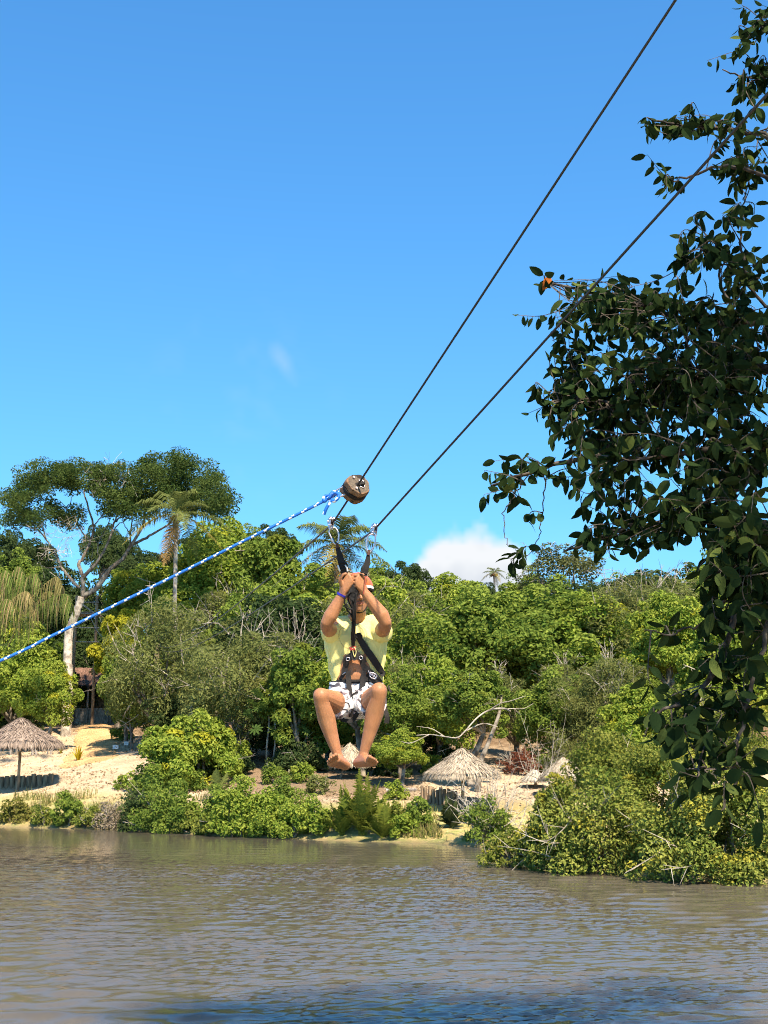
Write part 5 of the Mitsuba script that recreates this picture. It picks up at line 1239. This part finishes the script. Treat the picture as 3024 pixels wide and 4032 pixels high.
b0, b1 = J(1327, 2992, 8.33, .024), J(1299, 3006, 8.34, .019)
tj, kn = toes_of(b0, b1, [(1322, 2972, 8.275, .0135), (1312, 2977, 8.265, .010), (1304, 2983, 8.268, .0095), (1297, 2990, 8.275, .009), (1291, 2999, 8.29, .0085)])
body += foot(J(1335, 2990, 8.46, .034), J(1362, 3014, 8.50, .031), (b0, b1), tj, kn)
b0, b1 = J(1446, 2998, 8.33, .024), J(1474, 3006, 8.345, .019)
tj, kn = toes_of(b0, b1, [(1456, 2980, 8.275, .0135), (1466, 2985, 8.265, .010), (1474, 2989, 8.268, .0095), (1480, 2994, 8.28, .009), (1485, 3001, 8.30, .0085)])
body += foot(J(1430, 2982, 8.46, .034), J(1408, 3004, 8.50, .031), (b0, b1), tj, kn)


# hands: palm, four fingers curled round the strap, thumb
def fist(wrist, knuckles, palm, curl1, curl2, tip, thumb):
    K_ = [(at(*k), .0112) for k in knuckles]; W = wrist; out = [bone(W, K_[0], K_[3], palm), bone(W, K_[1], K_[2]), bone(palm, K_[0], K_[1], K_[2], K_[3])]
    for i, k in enumerate(K_):
        s_ = (1.0, 1.08, 1.0, .84)[i]; a = (k[0] + np.array(curl1) * s_, .0090); b = (a[0] + np.array(curl2) * s_, .0083); c = (b[0] + np.array(tip) * s_, .0074)
        out += chain(k, a, b, c)
    return out + chain(*[(at(*t[:3]), t[3]) for t in thumb])


hands = fist(J(1350, 2335, 8.455, .028), [(1371, 2261, 8.43), (1379, 2273, 8.425), (1383, 2286, 8.425), (1383, 2299, 8.43)], J(1352, 2292, 8.455, .020), [.020, .028, .003], [-.010, .026, -.004], [-.022, -.012, -.004],
             [(1346, 2305, 8.44, .015), (1338, 2280, 8.425, .0125), (1350, 2262, 8.42, .0105), (1364, 2258, 8.425, .009)])
hands += fist(J(1431, 2326, 8.455, .028), [(1412, 2267, 8.425), (1406, 2280, 8.42), (1403, 2294, 8.42), (1406, 2307, 8.425)], J(1428, 2284, 8.45, .021), [-.027, .020, .003], [.000, .026, -.004], [.022, -.010, -.004],
              [(1434, 2300, 8.445, .015), (1440, 2278, 8.43, .0125), (1430, 2262, 8.42, .0105), (1418, 2258, 8.425, .009)])
body_m = union(body + hands)
bm = to_tri(body_m, .0062); filter_taubin(bm, lamb=.5, nu=.53, iterations=9)
V = np.array(bm.vertices)
# navel, hollow of the knees
nv = at(1397, 2641, 8.70); d = V - nv; V = V + np.array([0, .014, 0]) * np.exp(-(d[:, :1] ** 2 / .006 ** 2 + d[:, 2:] ** 2 / .010 ** 2) / 1.0) * (V[:, 1:2] < 8.76)
bm.vertices = V
skin = np.broadcast_to(np.array((.38, .178, .088)), V.shape).copy()
nz = meshkit.fbm(V * 22, 3)[:, None]; nf = meshkit.fbm(V * [150, 150, 60], 2)[:, None]; skin = skin * (.82 + .26 * nz + .12 * nf); skin[:, 1:] *= (.93 + .14 * meshkit.fbm(V * 13 + 5, 2)[:, None])
Rm = trimesh.transformations.euler_matrix(0, 0, math.radians(TURN))[:3, :3] @ trimesh.transformations.euler_matrix(math.radians(6), 0, 0)[:3, :3]
hl = (V - HC) @ Rm        # in the head's own axes
face = (np.abs(hl[:, 0]) < .09) & (hl[:, 1] < .06) & (hl[:, 2] > -.14) & (hl[:, 2] < .12) & (np.linalg.norm(V - HC, axis=1) < .16)
def tint(mask, col, w): 
    global skin
    w = (w * mask)[:, None]; skin = skin * (1 - w) + np.array(col) * w
tint(face & (hl[:, 1] < -.055), (.36, .14, .11), np.exp(-((hl[:, 0] / .024) ** 4 + ((hl[:, 2] + .066) / .0105) ** 4)))
tint(face & (hl[:, 1] < -.02), (.13, .08, .055), .55 * np.exp(-((np.abs(hl[:, 0]) / .032) ** 4 + ((hl[:, 2] + .050) / .006) ** 2)))
tint(face & (hl[:, 1] < .0), (.22, .13, .085), .35 * np.clip((-hl[:, 2] - .075) / .02, 0, 1))
tint(face & (hl[:, 1] < -.03), (.04, .028, .02), np.exp(-(((np.abs(hl[:, 0]) - .032) / .019) ** 4 + ((hl[:, 2] - .024) / .006) ** 2)))
leg = V[:, 2] < at(1400, 2750, 8.45)[2]; skin[leg] *= .93
part(PERSON, 'body', bm, 'skin', True, color=skin)
scene['skin'] = {'type': 'twosided', 'bsdf': {'type': 'principled', 'base_color': VC, 'roughness': .48, 'specular': .35}}
def hp(x, y, z): return HC + Rm @ np.array([x, y, z])
for s_ in (-1, 1):
    e = trimesh.creation.icosphere(3, .0125); e.apply_scale((1.1, 1, .62)); e.apply_translation(hp(s_ * .031, -.0665, .006)); part(PERSON, 'eye', e, 'eye_dark', True)
scene['eye_dark'] = principled((.035, .022, .016), .25, .5)
# hair at the temples and neck below the helmet
hair = HEADM(union([m3.Manifold.sphere(1, 36).scale((.082, .098, .098)).translate((0, .022, .010)) - m3.Manifold.cube((.3, .3, .3), True).translate((0, -.165, -.06))]))
hm = to_tri(hair, .008); hm.vertices += (meshkit.fbm(np.array(hm.vertices) * 90, 2)[:, None] - .5) * .006; part(PERSON, 'hair', hm, 'hair_black', True)
scene['hair_black'] = principled((.014, .011, .010), .5, .4)
# helmet
key = PERSON
hel = m3.Manifold.sphere(1, 60).scale((.108, .128, .120)).translate((0, .010, .026)); cutb = m3.Manifold.cube((.5, .5, .3), True).rotate((-7, 0, 0)).translate((0, 0, -.118))
inn = m3.Manifold.sphere(1, 48).scale((.099, .119, .111)).translate((0, .010, .024))
shell = hel - inn - cutb
hk = to_tri(HEADM(shell), .012); part(PERSON, 'helmet', hk, 'helmet_red', 35)
band = (m3.Manifold.sphere(1, 60).scale((.1105, .1305, .1225)).translate((0, .010, .026)) - inn) ^ m3.Manifold.cube((.5, .5, .020), True).rotate((-7, 0, 0)).translate((0, 0, .036))
k = part(PERSON, 'helmet_band', to_tri(HEADM(band), .012), 'white_paint', 35)
rim = (m3.Manifold.sphere(1, 60).scale((.112, .135, .120)).translate((0, .006, .024)) - inn) ^ m3.Manifold.cube((.5, .5, .010), True).rotate((-7, 0, 0)).translate((0, 0, .022))
part(PERSON, 'helmet_rim', to_tri(HEADM(rim), .012), 'black_webbing', 35)
for sx in (-.045, 0, .045):
    rib = ((m3.Manifold.sphere(1, 60).scale((.111, .131, .1235)).translate((0, .010, .026)) - inn) ^ m3.Manifold.cube((.007, .5, .3), True).rotate((0, sx * 300, 0)).translate((sx, 0, .19)))
    part(PERSON, 'helmet_ridge', to_tri(HEADM(rib), .012), 'helmet_red', 35)
scene['helmet_red'] = {'type': 'twosided', 'bsdf': {'type': 'principled', 'base_color': {'type': 'rgb', 'value': [.74, .125, .030]}, 'roughness': .32, 'specular': .5, 'clearcoat': .4}}
part(PERSON, 'chin_strap', tube(smooth_line([hp(.078, -.01, .03), hp(.068, -.03, -.06), hp(.03, -.05, -.122), hp(-.03, -.05, -.122), hp(-.068, -.03, -.06), hp(-.078, -.01, .03)], 30), .0045, 6), 'black_webbing', True)
# wristband
wp, wq = at(1350, 2335, 8.455), at(1330, 2375, 8.47); wd = unit(wq - wp); we = unit(np.cross(wd, [0, 1., 0])); wf = np.cross(wd, we)
part(PERSON, 'wristband', ribbon(np.array([wp + wd * .014 + (we * math.cos(a) + wf * math.sin(a)) * .0335 for a in np.linspace(0, 2 * PI, 32)]), np.array([(we * math.cos(a) + wf * math.sin(a)) for a in np.linspace(0, 2 * PI, 32)]), .013, .004), 'blue_band')
scene['blue_band'] = principled((.035, .03, .42), .5, .4)

# shirt: a loose tee pulled up in front by the harness
sh = [bone(J(1342, 2530, 8.78, .118), J(1460, 2530, 8.78, .118), J(1350, 2640, 8.79, .092), J(1458, 2640, 8.79, .092)),
      bone(J(1350, 2640, 8.79, .092), J(1458, 2640, 8.79, .092), J(1354, 2670, 8.80, .088), J(1456, 2670, 8.80, .088)),
      bone(J(1328, 2466, 8.80, .076), J(1482, 2466, 8.80, .076), J(1342, 2530, 8.78, .118), J(1460, 2530, 8.78, .118)),
      bone(J(1372, 2452, 8.79, .05), J(1438, 2452, 8.79, .05), J(1328, 2466, 8.80, .074), J(1482, 2466, 8.80, .074)),
      bone(J(1326, 2472, 8.80, .080), J(1303, 2490, 8.69, .073)), bone(J(1482, 2472, 8.80, .080), J(1502, 2490, 8.69, .073))]
sm_ = union(sh).refine_to_length(.014)
def prism(pts, y0, y1):
    """A wedge between two distances whose outline is given in pixels."""
    v = [at(x, y, Y) for Y in (y0, y1) for x, y in pts]; return m3.Manifold.hull_points(np.array(v))
wedge = prism([(1392, 2556), (1404, 2556), (1500, 2700), (1312, 2700)], 8.3, 8.80)
hem = prism([(1200, 2681), (1600, 2681), (1600, 2900), (1200, 2900)], 8.3, 9.4)
neck_cut = prism([(1384, 2380), (1430, 2380), (1436, 2438), (1424, 2452), (1406, 2458), (1390, 2452), (1378, 2438)], 8.5, 8.79)
def slee(c, d, L): 
    Mx = np.eye(4)[:3]; return None
tri = to_tri(sm_ , None); filter_taubin(tri, iterations=8)
N_ = np.array(tri.vertex_normals); Pv = np.array(tri.vertices)
fold = meshkit.fbm(np.stack([Pv[:, 0] * 20 + Pv[:, 2] * 7, Pv[:, 1] * 14, Pv[:, 2] * 7], 1), 3) - .5; fold2 = np.sin((Pv[:, 0] - HC[0]) * 95 * (1 + (Pv[:, 2] - HC[2] + .4) * .8) + 6 * fold) * np.clip((HC[2] - .22 - Pv[:, 2]) / .35, 0, 1)
Pv = Pv + N_ * (fold * .028 + fold2 * .006)[:, None]
sm2 = m3.Manifold(m3.Mesh(vert_properties=np.asarray(Pv, np.float32), tri_verts=np.asarray(tri.faces, np.uint32)))
shirt = (sm2 - wedge) - hem - neck_cut
st = to_tri(shirt)
PC = at(1388.5, 2503, 8.65)
def shirt_col(p, n, uv):
    x, z = p.x - float(PC[0]), p.z - float(PC[2]); q = dr.sqrt(x * x + z * z); a = dr.atan2(z, x)
    ln = 1 - smoothstep(.0012, .0030, dr.abs(q - .092 - .003 * noise(a * 3, 2)))
    ln = dr.maximum(ln, (1 - smoothstep(.0015, .0032, dr.abs(q - .080))) * smoothstep(-.4, .1, dr.cos(a)) * .8)
    x2, z2 = x - .082, z + .055; q2 = dr.sqrt(x2 * x2 + z2 * z2); ln = dr.maximum(ln, 1 - smoothstep(.001, .0026, dr.abs(q2 - .016 - .006 * noise(x2 * 200, z2 * 200))))
    ln = ln * dr.select(p.y < 8.72, .62, 0.0)
    c = mix((.70, .655, .24), (.80, .755, .31), fbm(p.x * 30, p.y * 30, p.z * 30, 3))
    return mix(c, (.16, .15, .10), ln)
scene['shirt_yellow'] = principled(proc(shirt_col), .85, .15, sheen=.3)
part(PERSON, 'shirt', st, 'shirt_yellow', 50)

# shorts: white, black and pink print
so = [bone(J(1364, 2705, 8.80, .122), J(1440, 2705, 8.80, .122), J(1360, 2762, 8.79, .120), J(1440, 2762, 8.79, .120)), bone(J(1358, 2764, 8.79, .116), J(1324, 2770, 8.625, .106)), bone(J(1440, 2764, 8.79, .116), J(1462, 2764, 8.625, .106)), bone(J(1398, 2790, 8.76, .085), J(1398, 2760, 8.76, .1))]
so_m = to_tri(union(so).refine_to_length(.014)); filter_taubin(so_m, iterations=6)
N_ = np.array(so_m.vertex_normals); Pv = np.array(so_m.vertices); so_m.vertices = Pv + N_ * ((meshkit.fbm(Pv * [26, 26, 12], 3) - .5) * .018)[:, None]
som = m3.Manifold(m3.Mesh(vert_properties=np.asarray(so_m.vertices, np.float32), tri_verts=np.asarray(so_m.faces, np.uint32)))
top = prism([(1200, 2600), (1600, 2600), (1600, 2688), (1200, 2684)], 8.3, 9.4)
def hemcut(hip, knee, at_u, flip=1):
    h, k_ = at(*hip), at(*knee); d = unit(k_ - h); c = h + (k_ - h) * at_u; half = m3.Manifold.cube((.6, .6, .5), True).translate((0, 0, .25))
    e1_ = unit(np.cross(d, [0, 0, 1.])); e2_ = np.cross(d, e1_); return half.transform(np.column_stack([e1_, e2_, d, c]))
som = som - top - (hemcut((1356, 2768, 8.79), (1268, 2744, 8.42), .52) ^ prism([(1150, 2600), (1399, 2600), (1399, 2900), (1150, 2900)], 8.2, 9)) - (hemcut((1440, 2768, 8.79), (1490, 2724, 8.42), .50) ^ prism([(1400, 2600), (1650, 2600), (1650, 2900), (1400, 2900)], 8.2, 9))
def shorts_col(p, n, uv):
    w = fbm(p.x * 16, p.y * 16, p.z * 16, 2)
    s1 = dr.sin((p.x * 60 + p.z * 85 + w * 16)); s2 = fbm(p.x * 22 + 5, p.y * 22, p.z * 22, 3)
    c = mi.Color3f(.80, .80, .82)
    c = mix(c, (.66, .40, .44), smoothstep(.56, .64, fbm(p.x * 14 + 9, p.y * 14, p.z * 14, 2)) * .6)
    c = mix(c, (.055, .05, .065), smoothstep(.35, .62, s1) * smoothstep(.38, .48, s2) * .96)
    return mix(c, (.12, .10, .12), .8 * smoothstep(.62, .70, fbm(p.x * 45, p.y * 45, p.z * 45, 2)))
scene['shorts_print'] = principled(proc(shorts_col), .8, .2)
part(PERSON, 'shorts', to_tri(som), 'shorts_print', 50)
part(PERSON, 'waistband', ribbon(np.array([at(1401, 2688, 8.80) + np.array([.168 * math.cos(a), .122 * math.sin(a), 0]) for a in np.linspace(0, 2 * PI, 48)]), np.array([[math.cos(a), math.sin(a), 0] for a in np.linspace(0, 2 * PI, 48)]), .026, .006), 'black_webbing')

# harness
key = thing('harness', 'black climbing harness with eyelets and steel buckle worn over the yellow shirt', 'harness')
S_ = lambda nm, pts, w, **k: strap(key, nm, pts, w, **k)
# bundle from the fists to the chest
lump = union([bone(J(1390, 2306, 8.44, .014), J(1394, 2312, 8.44, .016), J(1380, 2334, 8.45, .018), J(1404, 2330, 8.45, .016)), bone(J(1380, 2334, 8.45, .018), J(1404, 2332, 8.45, .016), J(1390, 2365, 8.46, .016))])
lm = to_tri(lump, .007); lm.vertices += (meshkit.fbm(np.array(lm.vertices) * 60, 2)[:, None] - .5) * .014; part(key, 'webbing_bundle', lm, 'black_webbing', 40)
S_('strap', [(1390, 2330, 8.45), (1392, 2400, 8.475), (1393, 2450, 8.52), (1391, 2500, 8.57), (1390, 2545, 8.615)], [.036, .034, .028, .032, .024])
tw = smooth_line([at(*q) for q in [(1386, 2330, 8.44), (1388, 2380, 8.46), (1394, 2425, 8.495), (1390, 2470, 8.54), (1396, 2520, 8.585)]], 40); aa = np.linspace(0, 5, 40)
part(key, 'strap', ribbon(tw, np.stack([np.sin(aa) * .9, -np.cos(aa) * .6 - .5, 0 * aa], 1), .030, .004), 'black_webbing')
for pts in ([(1378, 2332, 8.43), (1361, 2352, 8.43), (1357, 2372, 8.44), (1364, 2396, 8.455), (1378, 2416, 8.47), (1388, 2432, 8.49)], [(1402, 2335, 8.43), (1401, 2362, 8.44), (1393, 2392, 8.455), (1390, 2425, 8.48)], [(1364, 2376, 8.44), (1374, 2396, 8.44), (1388, 2402, 8.45), (1392, 2440, 8.49)]):
    part(key, 'loop', tube(smooth_line([at(*q) for q in pts], 26), .0062, 8), 'black_webbing', True)
S_('red_strap', [(1386, 2482, 8.57), (1387, 2515, 8.60), (1389, 2548, 8.615)], .011, mat='red_webbing')
part(key, 'red_knot', to_tri(union([bone(J(1379, 2551, 8.615, .008), J(1398, 2549, 8.615, .008)), bone(J(1381, 2558, 8.612, .0075), J(1397, 2556, 8.612, .0075))]), .006), 'red_webbing', 60)
part(key, 'chest_ring', cap_loop([at(1389, 2550, 8.61), at(1399, 2553, 8.61), at(1402, 2570, 8.61), at(1397, 2586, 8.61), at(1391, 2572, 8.61)], .0036), 'brass', True)
scene['brass'] = {'type': 'roughconductor', 'material': 'Au', 'alpha': .3}
S_('chest_plate', [(1357, 2612, 8.655), (1370, 2592, 8.635), (1396, 2580, 8.625), (1421, 2590, 8.635), (1437, 2610, 8.655)], [.030, .044, .052, .044, .030])
S_('chest_plate', [(1383, 2562, 8.625), (1396, 2590, 8.62), (1412, 2566, 8.625)], [.018, .040, .018])
for x, y in ((1370, 2595), (1421, 2590)):
    t_ = trimesh.creation.torus(.0115, .0024); t_.apply_transform(trimesh.transformations.rotation_matrix(PI / 2, [1, 0, 0])); t_.apply_translation(at(x, y, 8.627)); part(key, 'eyelet', t_, 'steel', True)
S_('strap', [(1364, 2606, 8.645), (1360, 2628, 8.66), (1358, 2650, 8.664)], .040)
S_('strap', [(1369, 2642, 8.658), (1372, 2668, 8.658), (1374, 2700, 8.648), (1379, 2740, 8.63), (1384, 2785, 8.64), (1380, 2824, 8.66)], [.032, .036, .036, .034, .030, .026])
S_('strap', [(1424, 2602, 8.645), (1433, 2625, 8.66), (1440, 2640, 8.668)], .036)
S_('strap', [(1433, 2640, 8.658), (1430, 2675, 8.656), (1425, 2715, 8.645), (1422, 2750, 8.63), (1428, 2785, 8.63), (1440, 2815, 8.64)], [.030, .038, .038, .034, .032, .028])
S_('shoulder_strap', [(1402, 2500, 8.60), (1420, 2522, 8.63), (1446, 2562, 8.645), (1474, 2602, 8.665), (1502, 2644, 8.72)], [.030, .042, .048, .048, .042])
S_('shoulder_strap', [(1400, 2505, 8.60), (1414, 2500, 8.63), (1420, 2512, 8.635)], .03)
S_('hip_strap', [(1356, 2650, 8.675), (1342, 2670, 8.70), (1326, 2688, 8.75)], .022)
S_('hip_strap', [(1362, 2644, 8.672), (1346, 2656, 8.70), (1330, 2676, 8.745)], .018)
S_('hip_strap', [(1437, 2628, 8.66), (1460, 2648, 8.675), (1484, 2668, 8.70), (1502, 2692, 8.76)], [.034, .040, .036, .03])
S_('hip_strap', [(1496, 2632, 8.73), (1508, 2650, 8.74), (1500, 2660, 8.73)], .03)
S_('hip_strap', [(1440, 2660, 8.685), (1470, 2680, 8.69), (1500, 2700, 8.73), (1520, 2720, 8.80)], .036)
S_('waist_belt', [(1326, 2684, 8.73), (1360, 2680, 8.675), (1400, 2680, 8.668), (1440, 2678, 8.675), (1490, 2684, 8.72)], .014)
for k in range(4): part(key, 'buckle_bar', tube([at(1450 + k * 8, 2640 + k * 6, 8.662), at(1456 + k * 8, 2656 + k * 6 - (3 - k), 8.662)], .0034, 8), 'steel', True)
part(key, 'buckle_frame', cap_loop([at(1464, 2648, 8.66), at(1480, 2656, 8.664), at(1483, 2664, 8.668), at(1476, 2672, 8.668), at(1462, 2668, 8.66), at(1456, 2660, 8.66)], .0042), 'steel', True)
for k in range(2): part(key, 'buckle_bar', tube([at(1348 + k * 6, 2656 - k * 5, 8.665), at(1360 + k * 4, 2648 - k * 4, 8.66)], .0032, 8), 'steel', True)
S_('leg_loop', [(1330, 2812, 8.60), (1346, 2832, 8.64), (1370, 2838, 8.66), (1392, 2834, 8.66), (1408, 2806, 8.64), (1424, 2786, 8.63)], .026)
S_('leg_loop', [(1424, 2740, 8.64), (1432, 2780, 8.62), (1446, 2812, 8.62), (1470, 2836, 8.66)], .03)
S_('leg_loop', [(1382, 2745, 8.63), (1400, 2728, 8.625), (1422, 2726, 8.63)], .012)
S_('dangling_strap', [(1512, 2740, 8.80), (1516, 2790, 8.76), (1524, 2820, 8.74), (1522, 2848, 8.74)], [.03, .032, .032, .034])
S_('dangling_strap', [(1528, 2700, 8.80), (1536, 2718, 8.78), (1542, 2726, 8.78)], .012)
